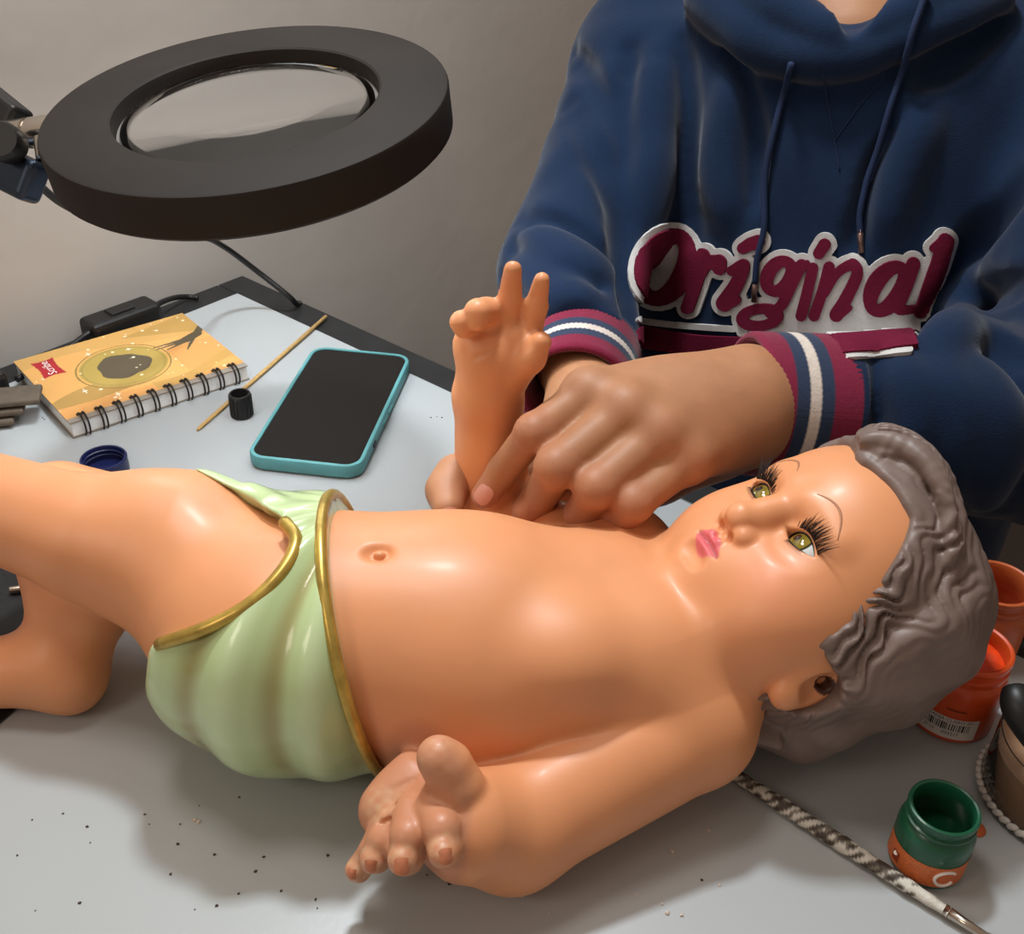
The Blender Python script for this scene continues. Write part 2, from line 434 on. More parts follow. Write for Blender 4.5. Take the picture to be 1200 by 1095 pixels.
# almond openings: a prism along the face direction
OPL, OPU = .0102, .0040
def almond(x, y, z, s):
    e = EYES[0] if s < 0 else EYES[1]
    px, py, pz = x - e[0], y - e[1], z - e[2]
    l = (px * HL[0] + py * HL[1] + pz * HL[2]) * s; u = px * HU[0] + py * HU[1] + pz * HU[2]; f = px * HF[0] + py * HF[1] + pz * HF[2]
    u = u - .10 * l
    # two arcs meeting in corners
    hi = OPU * 1.08 * (1 - (l / OPL) ** 2); lo = -OPU * .80 * (1 - (l / OPL) ** 2)
    d = np.maximum(np.maximum(u - hi, lo - u), np.abs(l) - OPL) * .75
    return np.maximum(d, -f)
for s, e in zip((-1, 1), EYES):
    q = B.box(e - .016, e + .016); sl, x, y, z = q
    B.mix(sl, almond(x, y, z, s).astype(np.float32), .0012, 'c')
# near ear
ec = H(.0500, -.031, .010)
B.ell(ec, (.0055, .0165, .0115), .004, HAX); B.ell(ec + HL * .0045 + HU * .001 + HF * .0005, (.004, .0095, .006), .003, HAX, op='c')
B.ell(ec - HU * .011 + HF * .002 + HL * .001, (.005, .006, .006), .004, HAX); B.ell(ec + HL * .003 + HU * .005 - HF * .002, (.006, .003, .0028), .001, HAX, op='c')
B.ell(H(-.050, -.031, .010), (.0055, .0165, .0115), .004, HAX)
# neck crease
B.chain([Z(775, 690, .085), Z(772, 725, .080), Z(800, 765, .070), Z(845, 790, .062)], [.0035] * 4, .010)
B.chain([Z(790, 690, .086), Z(789, 722, .080), Z(815, 756, .071), Z(850, 778, .064)], [.0014] * 4, .006, 'c')

# ---- near hand, palm up, fingers curled toward the viewer
def P1(x, y, z): return Z(x, y, z)
B.cone(WR_N, P1(520, 955, .045), .0185, .0145, .010)
B.cone(P1(522, 940, .044), P1(470, 928, .043), .0118, .0092, .009)
B.cone(P1(515, 960, .041), P1(450, 956, .037), .0110, .0085, .008)
B.cone(P1(480, 905, .050), P1(448, 945, .043), .0060, .0070, .010)
# thumb
B.chain([P1(540, 952, .050), P1(536, 922, .062), P1(524, 898, .070), P1(514, 888, .074)], [.0100, .0098, .0092, .0084], .003)
# fingers: knuckle, middle joint, tip
for pts, rs in (([P1(506, 950, .056), P1(518, 972, .058), P1(521, 994, .054), P1(519, 1000, .057)], [.0072, .0072, .0066, .0056]),
                ([P1(481, 952, .051), P1(479, 980, .052), P1(476, 1004, .045), P1(472, 1008, .049)], [.0070, .0071, .0068, .0058]),
                ([P1(462, 962, .047), P1(450, 984, .044), P1(441, 1004, .037), P1(437, 1008, .040)], [.0066, .0065, .0061, .0052]),
                ([P1(450, 970, .041), P1(437, 998, .034), P1(420, 1019, .025), P1(416, 1020, .028)], [.0060, .0056, .0050, .0040])):
    B.chain(pts, rs, .0012)
# palm creases
for a, b in (((442, 950, .0515), (476, 942, .0545)), ((446, 966, .0500), (484, 948, .0545)), ((458, 926, .0540), (486, 914, .0565))):
    B.cone(P1(*a), P1(*b), .0010, .0008, .0014, 'c')
B.cone(P1(503, 905, .079), P1(530, 915, .076), .0008, .0008, .0014, 'c')

# ---- raised hand
yb = WR_F[1]
def P2(x, y, dy=0): return Y(x, y, yb + dy)
B.cone(WR_F, P2(576, 428, -.001), .0165, .0155, .008)
B.cone(P2(566, 412), P2(602, 408), .0125, .0125, .010)
B.cone(P2(556, 395, .002), P2(612, 392, .002), .0095, .0092, .008)
B.chain([P2(594, 390, .001), P2(597, 350, .002), P2(601, 315, -.001)], [.0070, .0066, .0043], .0022)
B.chain([P2(620, 392, .001), P2(628, 358, .001), P2(635, 328, -.002)], [.0066, .0060, .0038], .0022)
B.chain([P2(570, 392, .002), P2(572, 364, -.001), P2(560, 366, -.012), P2(560, 376, -.014)], [.0072, .0068, .0062, .0050], .0020)
B.chain([P2(552, 396, .002), P2(551, 378, -.002), P2(541, 378, -.012), P2(543, 386, -.013)], [.0062, .0060, .0054, .0044], .0020)
B.chain([P2(598, 440, -.004), P2(622, 419, -.010), P2(634, 401, -.011)], [.0100, .0070, .0052], .004)
for a, b in (((548, 424, -.015), (586, 406, -.013)), ((590, 341, -.0055), (606, 339, -.0055)), ((622, 349, -.0055), (636, 348, -.0055)), ((592, 364, -.0065), (604, 363, -.0065))):
    B.cone(P2(*a), P2(*b), .0008, .0007, .0014, 'c')
B.D[:, :, :2] = np.maximum(B.D[:, :, :2], .0005)          # flat where it rests on the table

bv, bf = B.skin(1)
# paint: peach everywhere, pink lips, browner bare patching compound on the near hand
c = np.tile(SKIN, (len(bv), 1))
q = hloc(bv)
al = np.abs(q[:, 0]); tt = np.clip(al / .0108, 0, 1)
utop = np.interp(al, [0, .0028, .006, .0108], [-.0338, -.0327, -.0345, -.0388]); ubot = np.interp(al, [0, .004, .008, .0108], [-.0458, -.0448, -.0420, -.0396])
ul = (q[:, 1] < utop) & (q[:, 1] > ubot) & (al < .0108) & (q[:, 2] > .047)
edge = np.clip(np.minimum(utop - q[:, 1], q[:, 1] - ubot) / .0010, 0, 1) * (al < .0108) * (q[:, 2] > .047)
c += (np.array(lin(216, 104, 108)) - c) * edge[:, None]
um = np.interp(al, [0, .004, .0108], [-.0387, -.0389, -.0394]); ml = np.exp(-((q[:, 1] - um) / .0006) ** 2) * (al < .0105) * (q[:, 2] > .047)
c += (np.array(lin(150, 58, 60)) - c) * (ml * .8)[:, None]
blush = np.exp(-(((q[:, 0] - .030) / .016) ** 2 + ((q[:, 1] + .026) / .014) ** 2)) * (q[:, 2] > .02)
c += (np.array(lin(226, 140, 105)) - c) * (blush * .5)[:, None] * (~ul)[:, None]
hc = P1(478, 962, .046); rr = np.linalg.norm((bv - hc) / np.array([.0285, .036, .05]), axis=1)
hm = np.clip((1.02 - rr) / .12, 0, 1)
c += (np.array(lin(196, 134, 100)) - c) * hm[:, None]
wn = np.sin(bv[:, 0] * 900) * np.sin(bv[:, 1] * 1100 + 1) * np.sin(bv[:, 2] * 800 + 2); tipm = np.zeros(len(bv))
for t3 in ((519, 1000, .057), (472, 1008, .049), (437, 1008, .040), (416, 1020, .028), (514, 888, .074), (535, 925, .062), (448, 945, .050)):
    tipm = np.maximum(tipm, np.exp(-(np.linalg.norm(bv - P1(*t3), axis=1) / .0085) ** 4))
c += (np.array(lin(206, 168, 132)) - c) * (np.clip(tipm * (.35 + .6 * wn), 0, .7) * hm)[:, None]
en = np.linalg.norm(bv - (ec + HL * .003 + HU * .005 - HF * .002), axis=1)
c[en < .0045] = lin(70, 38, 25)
doll = empty('doll', (-.04, .355, 0), 'painted plaster baby doll lying on its back in a green loincloth', 'doll')
body = link('body', mesh_arrays('body', bv, bf, c), M['doll'], doll)
del B
dtree = bvh(bv, bf)

def nail(tree, x, y, ln, wd, tdir, mtl, parent):
    p, n = hit(tree, x, y)
    if p is None: return
    t = nrm(tdir - n * (tdir @ n)); b = np.cross(n, t); vs = [p + n * .0007]; N = 16
    for rr in (.6, 1.0):
        for k in range(N):
            a = 2 * math.pi * k / N; cx, cy = math.cos(a), math.sin(a); cx = math.copysign(abs(cx) ** .7, cx); cy = math.copysign(abs(cy) ** .7, cy)
            vs.append(p + t * ln * cx * rr + b * wd * cy * rr + n * (.0007 - .0013 * (cy * rr) ** 2 - (.0006 if rr == 1 else 0)))
    fs = [[0, 1 + k, 1 + (k + 1) % N] for k in range(N)] + [[1 + k, 1 + N + k, 1 + N + (k + 1) % N, 1 + (k + 1) % N] for k in range(N)]
    MB().add(vs, fs).build('fingernail', mtl, parent, smooth=True)
M['dnail'] = mat('doll_nail', lin(190, 118, 84), .45)
for x, y, s_ in ((523, 1004, .0030), (471, 1016, .0033), (434, 1016, .0028), (412, 1025, .0022)): nail(dtree, x, y, s_, s_ * .95, V(0, -.4, -1), M['dnail'], doll)
# ---- loincloth
def three(*px):
    p = [hit(dtree, x, y)[0] for x, y in px]; n = nrm(np.cross(p[1] - p[0], p[2] - p[0])); return p[0], n
WP, WN = three((388, 616), (396, 740), (436, 880)); WN = WN if WN[0] > 0 else -WN      # waist cut
LEGC = [(215, 535), (262, 566), (305, 590), (333, 612), (347, 632), (338, 660), (314, 690), (285, 714), (240, 737), (187, 756), (177, 790), (170, 870)]   # edge round the thigh
C = Field((-.19, .27, -.001), (-.04, .45, .135), .0009)
C.ell(PELV, PELR + V(.003, .003, .0025), 0.0)
C.cone(HIP_N, Z(225, 655, .076), .0430, .0395, .02)
C.ell(TORSO[0][0], np.array(TORSO[0][1]) + .0028, .03)
ctree = None
fv, ff_ = C.skin(1); ctree = bvh(fv, ff_)
def leg_side(x, y, z):
    d = [x - EYE[0], y - EYE[1], z - EYE[2]]; dz = d[0] * FW[0] + d[1] * FW[1] + d[2] * FW[2]
    X = 600 + FPX * (d[0] * RT[0] + d[1] * RT[1] + d[2] * RT[2]) / dz; Yp = 547.5 - FPX * (d[0] * UP[0] + d[1] * UP[1] + d[2] * UP[2]) / dz
    best = np.full(X.shape, 1e9, np.float32); sgn = np.ones(X.shape, np.float32); L = spline([V(*p) for p in LEGC], 4)
    for (ax_, ay_), (bx_, by_) in zip(L[:-1], L[1:]):
        ux, uy = bx_ - ax_, by_ - ay_; t = np.clip(((X - ax_) * ux + (Yp - ay_) * uy) / (ux * ux + uy * uy), 0, 1)
        dd = np.hypot(X - ax_ - t * ux, Yp - ay_ - t * uy); cr_ = ux * (Yp - ay_) - uy * (X - ax_); m2 = dd < best
        best = np.where(m2, dd, best); sgn = np.where(m2, np.sign(cr_), sgn)
    return -best * sgn * dz / FPX          # negative on the leg side
q = C.box(C.lo, C.hi); sl, x, y, z = q
LEGD = leg_side(x, y, z).astype(np.float32)
C.mix(sl, -LEGD if False else LEGD, .0015, 'c')
C.cone(V(-.14, .392, .054), V(-.112, .390, .058), .028, .034, .02)
def folds(x, y, z):
    # pleats that fan out from the front knot
    dx = x - (-.098); dz = z - .118; dy = y - .375
    th = np.arctan2(-dy, -(dx) + .035); r = np.sqrt(dx * dx + dy * dy + dz * dz)
    wv = np.sin(th * 13 + 60 * r * .35 + 2.2 * np.sin(18 * dx + 9 * dz))
    return -.0021 * wv * np.clip(r / .05, 0, 1) * np.clip((z - .005) / .03, 0, 1)
C.warp(folds, (-.19, .27, 0), (-.04, .45, .135))
C.cone(V(-.135, .402, .080), V(-.098, .394, .090), .011, .009, .010); C.cone(V(-.150, .405, .072), V(-.12, .410, .072), .012, .012, .01)
C.cone(V(-.093, .396, .090), V(-.086, .404, .082), .008, .010, .008)
C.cone(V(-.117, .392, .105), V(-.104, .378, .110), .0035, .004, .006)
C.plane_cut(WP, WN, .002)
C.D[:, :, :2] = np.maximum(C.D[:, :, :2], .0005)
cv, cf = C.skin(2)
cc = np.tile(np.array(lin(186, 206, 152)), (len(cv), 1))
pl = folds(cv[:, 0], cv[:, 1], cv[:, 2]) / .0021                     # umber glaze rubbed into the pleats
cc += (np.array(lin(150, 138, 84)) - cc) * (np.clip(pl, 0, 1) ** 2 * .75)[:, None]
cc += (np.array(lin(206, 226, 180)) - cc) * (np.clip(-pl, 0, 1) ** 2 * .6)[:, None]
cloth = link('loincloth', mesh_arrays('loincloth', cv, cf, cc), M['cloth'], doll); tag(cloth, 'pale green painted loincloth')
del C
def rim(p0, n, centre, r, a0=0, a1=2 * math.pi, steps=90, lift=.0006):
    n = nrm(n); a = nrm(np.cross(n, [0, 0, 1])); b = np.cross(n, a); out = []; a0 = -math.copysign(math.pi / 2, b[2]); a1 = a0 + 2 * math.pi
    o = centre - n * ((centre - p0) @ n) - n * .0015
    for i in range(steps + 1):
        t = a0 + (a1 - a0) * i / steps; d = math.cos(t) * a + math.sin(t) * b
        loc, nn, k, ds = ctree.ray_cast(Vector(o), Vector(d))
        if loc is not None and loc.z > .003: out.append(np.array(loc) + d * lift)
    for _ in range(3): out = [out[0]] + [(out[i - 1] + 2 * out[i] + out[i + 1]) / 4 for i in range(1, len(out) - 1)] + [out[-1]]
    return out
w1 = rim(WP, WN, V(-.075, .356, .055), .003)
tr = MB().tube(w1, .0026, 8).build('gold_trim', M['gold'], doll, smooth=True); tag(tr, 'gold painted waist trim')
w2 = []
for x, y in spline([V(*p) for p in LEGC[3:10]], 6):
    p, n = hit(ctree, x, y)
    if p is not None: w2.append(p + n * .0002)
for _ in range(2): w2 = [w2[0]] + [(w2[i - 1] + 2 * w2[i] + w2[i + 1]) / 4 for i in range(1, len(w2) - 1)] + [w2[-1]]
tr = MB().tube(w2, .0029, 8).build('gold_trim', M['gold'], doll, smooth=True); tag(tr, 'gold painted leg trim')

# ---- eyes
def eye(s, e):
    g = nrm(GAZE); a = nrm(np.cross(g, HU)); b = np.cross(g, a); n, R = 64, .0104; vs = [e + g * R]; cs = [(0, 0, 0)]; fs = []
    ths = np.linspace(0, math.pi * .6, 60)[1:]
    for t in ths:
        for k in range(n):
            p = 2 * math.pi * k / n; bulge = 1 + .05 * math.exp(-(t / .5) ** 4)
            vs.append(e + R * bulge * (math.cos(t) * g + math.sin(t) * (math.cos(p) * a + math.sin(p) * b)))
            nz = .5 + .5 * math.sin(p * 17 + 3 * math.sin(p * 5)) * math.sin(p * 31)
            if t < .19: cc_ = lin(8, 8, 6)
            elif t < .60: cc_ = tuple(np.array(lin(128, 110, 34)) * (.7 + .6 * nz) * (.7 + .6 * (t - .19) / .41))
            elif t < .68: cc_ = lin(52, 46, 22)
            else: cc_ = lin(214, 222, 220)
            cs.append(cc_)
    N = len(ths)
    for k in range(n): fs.append([0, 1 + k, 1 + (k + 1) % n])
    for i in range(N - 1):
        for k in range(n): fs.append([1 + i * n + k, 1 + (i + 1) * n + k, 1 + (i + 1) * n + (k + 1) % n, 1 + i * n + (k + 1) % n])
    o = link('eye', mesh_arrays('eye', vs, fs, np.array(cs)), M['eye'], doll); tag(o, 'glassy olive green eye'); return o
M['eye'] = mat('glass_eye', attr='paint', rough=.08, coat=1)
for s, e in zip((-1, 1), EYES):
    eo = eye(s, e)
    # dark rim and lashes
    def lid(l, upper):
        k = 1 - (l / OPL) ** 2; u = (OPU * 1.08 * k if upper else -OPU * .80 * k) + .10 * l
        rr2 = LIDR + .0002; f = math.sqrt(max(rr2 ** 2 - l * l - u * u, 0)); return e + HL * l * s + HU * u + HF * f
    ls = np.linspace(-OPL, OPL, 24)
    MB().tube([lid(l, True) for l in ls], .00055, 6).build('eyelid_rim', M['lash'], doll, smooth=True)
    MB().tube([lid(l, False) for l in ls], .00030, 6).build('eyelid_rim', M['lash'], doll, smooth=True)
    mb = MB()
    for i in range(58):
        t = -.86 + 1.80 * i / 57; l = OPL * min(t, .985); p = lid(l, True); jit = random.uniform(-1, 1)
        side = .15 + .75 * t + .16 * jit
        d1 = nrm(HF * 1.0 + HU * .35 + HL * s * side * .45); d2 = nrm(HF * .30 + HU * .85 + HL * s * side * .9)
        L = (.0088 + .0024 * max(t, -.3)) * random.uniform(.75, 1.1)
        pts = [p, p + d1 * L * .35, p + d1 * L * .5 + d2 * L * .35, p + d1 * L * .52 + d2 * L * .85]
        mb.tube(pts, [.00022, .00020, .00014, .00003], 4, cap=False)
    tag(mb.build('eyelashes', M['lash'], doll, smooth=True), 'long black upper lashes', kind='stuff')
    mb = MB()
    for i in range(26):
        t = -.55 + 1.4 * i / 25; l = OPL * t; p = lid(l, False)
        d1 = nrm(HF * .8 - HU * .5 + HL * s * t * .5); mb.tube([p, p + d1 * .0012, p + d1 * .0016 - HU * .0014 + HL * s * t * .001], [.00014, .0001, .00003], 4, cap=False)
    tag(mb.build('eyelashes', M['lash'], doll, smooth=True), 'short lower lashes', kind='stuff')
    # brow: thin painted arc raised over the skin
    pts = []
    for i in range(22):
        t = i / 21; l = s * (.0095 + .0215 * t); u = .0072 + .0080 * math.sin(math.pi * (t * .80 + .10)) - .004 * t
        o_ = HC + HL * l + HU * u
        loc, nn, k, ds = dtree.ray_cast(Vector(o_ + HF * .12), Vector(-HF))
        if loc is not None: pts.append(np.array(loc) - HF * .0001)
    MB().tube(pts, [.00025 + .00035 * math.sin(math.pi * i / (len(pts) - 1)) ** .7 for i in range(len(pts))], 6).build('eyebrow', M['brow'], doll, smooth=True)

# ---- hair
HELL = [(V(.000, .009, -.003), V(.0605, .0605, .0620)), (V(0, .020, .021), V(.0500, .0440, .0460)), (V(0, -.018, .010), V(.0575, .047, .048)), (V(.002, -.020, -.022), V(.050, .040, .036))]
PHI = np.array([-1.6, -1.1, -.85, -.585, -.394, -.166, .15, .549, .86, .959, 1.239, 1.488, 1.65])
THL = np.array([1.75, 1.48, 1.30, 1.130, 1.020, .935, .875, .822, .785, .715, .580, .500, .49])
def thl(phi): return np.interp(np.where(phi > 1.5708, 3.1416 - phi, phi), PHI, THL)
def hp(phi, th, off=0.0):
    d = V(math.sin(th) * math.cos(phi), math.sin(th) * math.sin(phi), math.cos(th)); t = 0
    for c_, r_ in HELL:
        a = (d / r_) @ (d / r_); b = -2 * (d / r_) @ (c_ / r_); c = (c_ / r_) @ (c_ / r_) - 1; t = max(t, (-b + math.sqrt(max(b * b - 4 * a * c, 0))) / (2 * a))
    return hd(*(d * (t + off)))
G = Field(HC - V(.09, .085, .075), HC + V(.085, .085, .085), .00085)
for c_, r_ in HELL: G.ell(H(*c_), r_, .005, HAX)
G.cone(hp(-.75, 1.75, -.016), hp(-.95, 1.62, -.010), .020, .013, .012)
def strand(f, n, r0, r1, k, op='u'):
    pts = [f(i / (n - 1)) for i in range(n)]
    G.chain(pts, [(r0 + (r1 - r0) * i / (n - 1)) * (.55 + .45 * math.sin(math.pi * (i + .6) / n)) for i in range(n)], k, op)
# curls ending at the nape
for (p, t_, r) in ((-.92, 1.66, .007), (-.70, 1.72, .0065), (-1.02, 1.84, .007)):
    c0 = hp(p, t_, .001); a1 = nrm(np.cross(c0 - HC, HL)); n0 = nrm(c0 - HC); a2 = np.cross(n0, a1)
    G.chain([c0 + (a1 * math.cos(a) + a2 * math.sin(a)) * r * (1 - a / 9) for a in np.linspace(0, 5.6, 12)], [.0032] * 12, .0016)
# front tuft rolled back from the forehead
G.cone(hp(1.75, .66, -.002), hp(1.35, .80, -.002), .0075, .0065, .008)
for j in range(7):
    a = -1 + 2 * j / 6
    strand(lambda t: hp(1.70 + .22 * a - .75 * t ** 1.4, .50 + .10 * abs(a) + .50 * t + .02 * math.sin(t * 9 + j), .0026 + .0046 * math.sin(math.pi * min(1, t * 1.15)) - .0010 * abs(a)), 16, .0036, .0034, .0020)
for j in range(5):
    a = -.8 + 1.6 * j / 4
    strand(lambda t: hp(1.66 + .22 * a - .75 * t ** 1.4, .60 + .10 * abs(a) + .44 * t, .0060 + .0046 * math.sin(math.pi * min(1, t * 1.15))), 14, .0010, .0010, .0016, 'c')
# faint waves over the crown and the back
for j in range(9):
    p0 = .95 - .05 * j; d0 = .62 + .085 * j
    strand(lambda t: hp(p0 - 1.7 * t, .80 + d0 * (.8 + .25 * t) + .05 * math.sin(t * 11 + j * 1.3), 0.0), 26, .0022, .0022, .008)
for j in range(6):
    p0 = 1.15 - .04 * j; strand(lambda t: hp(p0 - .55 * t + .1 * math.sin(5 * t), 1.0 + .12 * j + .25 * t + .03 * math.sin(t * 9 + j), 0.0), 18, .0016, .0016, .006)
def lump(x, y, z):
    return .0005 * (np.sin(180 * x + 90 * z) * np.sin(160 * y + 1) + np.sin(110 * z + 130 * x + 2))
G.warp(lump, HC - .1, HC + .1)
# cut open along the hairline, thinning out toward it
q = G.box(G.lo, G.hi); sl, x, y, z = q
x = x - HC[0]; y = y - HC[1]; zz = z - HC[2]
l_ = HL[0] * x + HL[1] * y + HL[2] * zz; u_ = HU[0] * x + HU[1] * y + HU[2] * zz; f_ = HF[0] * x + HF[1] * y + HF[2] * zz
rr_ = np.sqrt(l_ ** 2 + u_ ** 2 + f_ ** 2) + 1e-6; th_ = np.arccos(np.clip(f_ / rr_, -1, 1)); ph_ = np.arctan2(u_, np.abs(l_))
dl_ = th_ - np.interp(ph_, PHI, THL)
# wavy strands running beside the hairline from the temple to the nape
vv_s = dl_ / .098 + .85 * np.sin(10.5 * ph_ + .8) + .34 * np.sin(19 * ph_ - 9 * dl_ + 1) + .12 * np.sin(33 * ph_ + 14 * dl_)
amp = np.exp(-(np.maximum(dl_ - .12, 0) / .30) ** 2) * np.clip(1.7 - ph_, 0, 1) * np.clip((1.05 - ph_) / .25, .15, 1) * (.65 + .35 * np.sin(5.3 * ph_ + 8 * dl_)) * np.clip(dl_ / .07, 0, 1) + .035
sn = np.abs(np.sin(math.pi * vv_s)); fine_ = np.sin(math.pi * vv_s * 3 + 1.5 * np.sin(9 * ph_))
G.D -= ((.0046 * (sn ** .75 - .45) + .0005 * fine_) * amp * (dl_ > -.1)).astype(np.float32)
G.D += (.0018 * np.exp(-np.maximum(dl_, 0) / .040)).astype(np.float32)
G.mix(sl, (dl_ * rr_).astype(np.float32), .002, 'c')
G.ell(ec + HF * .003 - HU * .002, (.02, .0135, .0115), .003, HAX, op='c'); G.ell(ec + HF * .013 - HU * .006, (.024, .016, .013), .003, HAX, op='c')
G.ell(V(.080, .358, .060), (.027, .05, .035), .004, op='c')
# hair bunched behind the ear lobe at the nape
G.chain([Z(886, 815, .040), Z(900, 838, .034), Z(940, 850, .030)], [.0100, .0135, .0170], .005)
for j in range(5):
    o_ = 9 * j; G.chain([Z(878 + o_ * .9 + 3 * math.sin(t * 9 + j), 798 + 62 * t + o_ * .35, .052 - .012 * t - .001 * j) for t in np.linspace(.22, 1, 9)], [.0030 + .0008 * math.sin(7 * t) for t in range(9)], .0018)
sl, x, y, z = q
G.D[sl] = np.maximum(G.D[sl], (.0007 - z))
gv, gf = G.skin(1, True)
link('hair', mesh_arrays('hair', gv, gf), M['hair'], doll); del G

# ------------------------------------------------------------------ the person
person = empty('person', tuple(T(.62, -.24, -.30)), 'person in a blue hooded sweatshirt holding the doll by its raised arm', 'person')
M['skin'] = mat('skin', attr='paint', rough=.55, sss=.2, var=.06, vscale=90, bump=.12, bscale=700, bumpdist=.0006)
M['hoodie'] = mat('blue_fleece', lin(10, 32, 60), .9, spec=.2, var=.07, vscale=250, bump=.35, bscale=900, bumpdist=.0008, sheen=.15)
M['cuff'] = mat('rib_knit', attr='paint', rough=.9, spec=.2, var=.08, vscale=400, bump=.3, bscale=900, bumpdist=.0008, sheen=.15)
M['maroon'] = mat('maroon_felt', lin(98, 18, 46), .9, spec=.2, var=.08, vscale=300, bump=.3, bscale=900)
M['offwhite'] = mat('white_felt', lin(190, 188, 186), .9, spec=.2, var=.06, vscale=200, bump=.3, bscale=900)
M['cord'] = mat('navy_cord', lin(14, 34, 68), .85, bump=.4, bscale=1500)
M['trouser'] = mat('dark_trousers', lin(24, 24, 30), .9)
M['nail'] = mat('fingernail', lin(206, 148, 132), .35, coat=.2)

def touch(x, y, r):                     # depth at which a finger of radius r lies against the doll
    p, n = hit(dtree, x, y)
    return None if p is None else (p - EYE) @ FW
def dt(x, y, r, default):
    t = touch(x, y, r); return default if t is None else t - r * .85

# arm joints of the sweatshirt, both sleeves
A_SH, A_EL, A_CU = D(765, 75, .80), D(668, 318, .735), D(682, 424, .672)
B_SH, B_EL, B_CU = D(1300, 90, .69), D(1262, 505, .625), D(958, 478, .585)

S = Field((-.10, .33, -.16), (.46, .98, .34), .0013)
def arm(a, b, r0, r1, k=.01): S.cone(a, b, r0, r1, k)
# neck and chest under the clothing
S.cone(D(1010, -120, .735), D(1000, 60, .735), .052, .060, .02)
S.ell(D(985, 300, .86), (.12, .08, .14), .05)
# left hand of the person (from the right-hand sleeve): forearm, back of the hand, fingers
for a, b, ra, rb in ((D(985, 170, .83), B_SH, .06, .045), (B_SH, B_EL, .042, .038), (B_EL, B_CU, .038, .029), (D(985, 170, .83), A_SH, .06, .045), (A_SH, A_EL, .040, .034), (A_EL, A_CU, .032, .0275)):
    arm(a, b, ra, rb, .02)
WR = D(888, 476, .566)
arm(B_CU, WR, .029, .0265, .01)
MCP = [D(690, 463, .533), D(733, 482, .5225), D(773, 508, .5195), D(806, 538, .5225)]
for q, (x, y, d), r in zip(MCP, ((872, 446, .562), (874, 466, .555), (874, 488, .553), (870, 508, .557)), (.0130, .0128, .0122, .0115)):
    arm(D(x, y, d), q, .0185, r, .012)
S.ell(D(775, 492, .551), (.034, .026, .016), .015, np.stack([nrm(MCP[0] - WR), nrm(np.cross(nrm(MCP[0] - WR), -FW)), -FW]))
for q, r in zip(MCP, (.0122, .0126, .0120, .0106)): S.ell(q - FW * .0016, r, .008)      # knuckles
fing = [([(626, 507, .5170), (590, 551, dt(590, 551, .0078, .513)), (568, 581, dt(569, 578, .0072, .513))], (.0108, .0089, .0080, .0070)),
        ([(652, 548, .5075), (632, 584, dt(632, 584, .0085, .509)), (617, 598, dt(617, 594, .008, .515) + .003)], (.0112, .0098, .0088, .0078)),
        ([(698, 572, .5050), (686, 597, dt(686, 597, .0085, .507)), (678, 603, dt(678, 602, .008, .515) + .005)], (.0110, .0095, .0086, .0078)),
        ([(742, 590, .5075), (732, 602, dt(732, 602, .008, .509)), (724, 604, dt(724, 604, .008, .515) + .005)], (.0102, .0087, .0080, .0072))]
for q, (js, rs) in zip(MCP, fing):
    pts = [q] + [D(*j) for j in js]
    for i in range(3): S.cone(pts[i], pts[i + 1], rs[i], rs[i + 1], .0045 if i == 0 else .0022)
    S.ell(pts[1] - FW * .0006, rs[1] * 1.02, .004)
S.cone(D(668, 570, .534), D(715, 584, .534), .0080, .0080, .001)      # finger pads closed on the doll's arm
S.chain([D(840, 530, .572), D(770, 560, .572), D(700, 590, .580)], [.016, .013, .010], .01)       # its thumb, under the palm
# right hand of the person: mostly behind, thumb coming round the doll's arm
S.chain([A_CU, D(690, 474, .632), D(662, 532, .590)], [.0250, .0230, .0230], .012)
S.chain([D(655, 530, .592), D(590, 560, .580), D(535, 558, .566), D(523, 575, .560), D(525, 596, .548)], [.020, .014, .0105, .0098, .0082], .006)
for dy in (0, 18, 36): S.chain([D(640, 545, .588), D(620, 575 + dy * .3, .600 - dy * .0002), D(585, 590 + dy * .3, .590)], [.014, .010, .009], .006)
sv, sf = S.skin(4); del S
sc = np.tile(np.array(lin(168, 118, 84)), (len(sv), 1))
for q in MCP + [D(*f[0][0]) for f in fing]:
    g = np.exp(-(np.linalg.norm(sv - q, axis=1) / .0125) ** 4) * .30; sc += (np.array(lin(184, 104, 80)) - sc) * g[:, None]
for js, rs in fing:
    g = np.exp(-(np.linalg.norm(sv - D(*js[2]), axis=1) / .013) ** 4) * .35; sc += (np.array(lin(196, 122, 100)) - sc) * g[:, None]
link('body', mesh_arrays('body', sv, sf, sc), M['skin'], person)
stree = bvh(sv, sf)
nail(stree, 566, 580, .0055, .0046, D(566, 580, .51) - D(588, 553, .51), M['nail'], person)
nail(stree, 527, 603, .0040, .0042, D(525, 600, .55) - D(524, 575, .55), M['nail'], person)

# ---- sweatshirt
K = Field((-.12, .38, -.34), (.47, .98, .36), .0026)
e_lat = nrm(B_SH - A_SH); e_up = V(0, 0, 1); e_fr = nrm(np.cross(e_lat, e_up)); e_fr = e_fr if e_fr[1] < 0 else -e_fr
TX = np.stack([e_lat, e_up, e_fr])
CH = D(965, 330, .80)
K.ell(CH + V(0, 0, -.02), (.165, .24, .085), 0, TX)
K.ell(CH + V(0, 0, -.17), (.175, .17, .095), .05, TX)
K.cone(A_SH, B_SH, .055, .055, .05)
K.cone(A_SH, A_EL, .056, .046, .02); K.cone(A_EL, A_CU, .047, .037, .015)
K.cone(B_SH, B_EL, .060, .056, .02); K.cone(B_EL, D(1120, 488, .600), .056, .050, .02); K.cone(D(1120, 488, .600), B_CU, .050, .0400, .02)
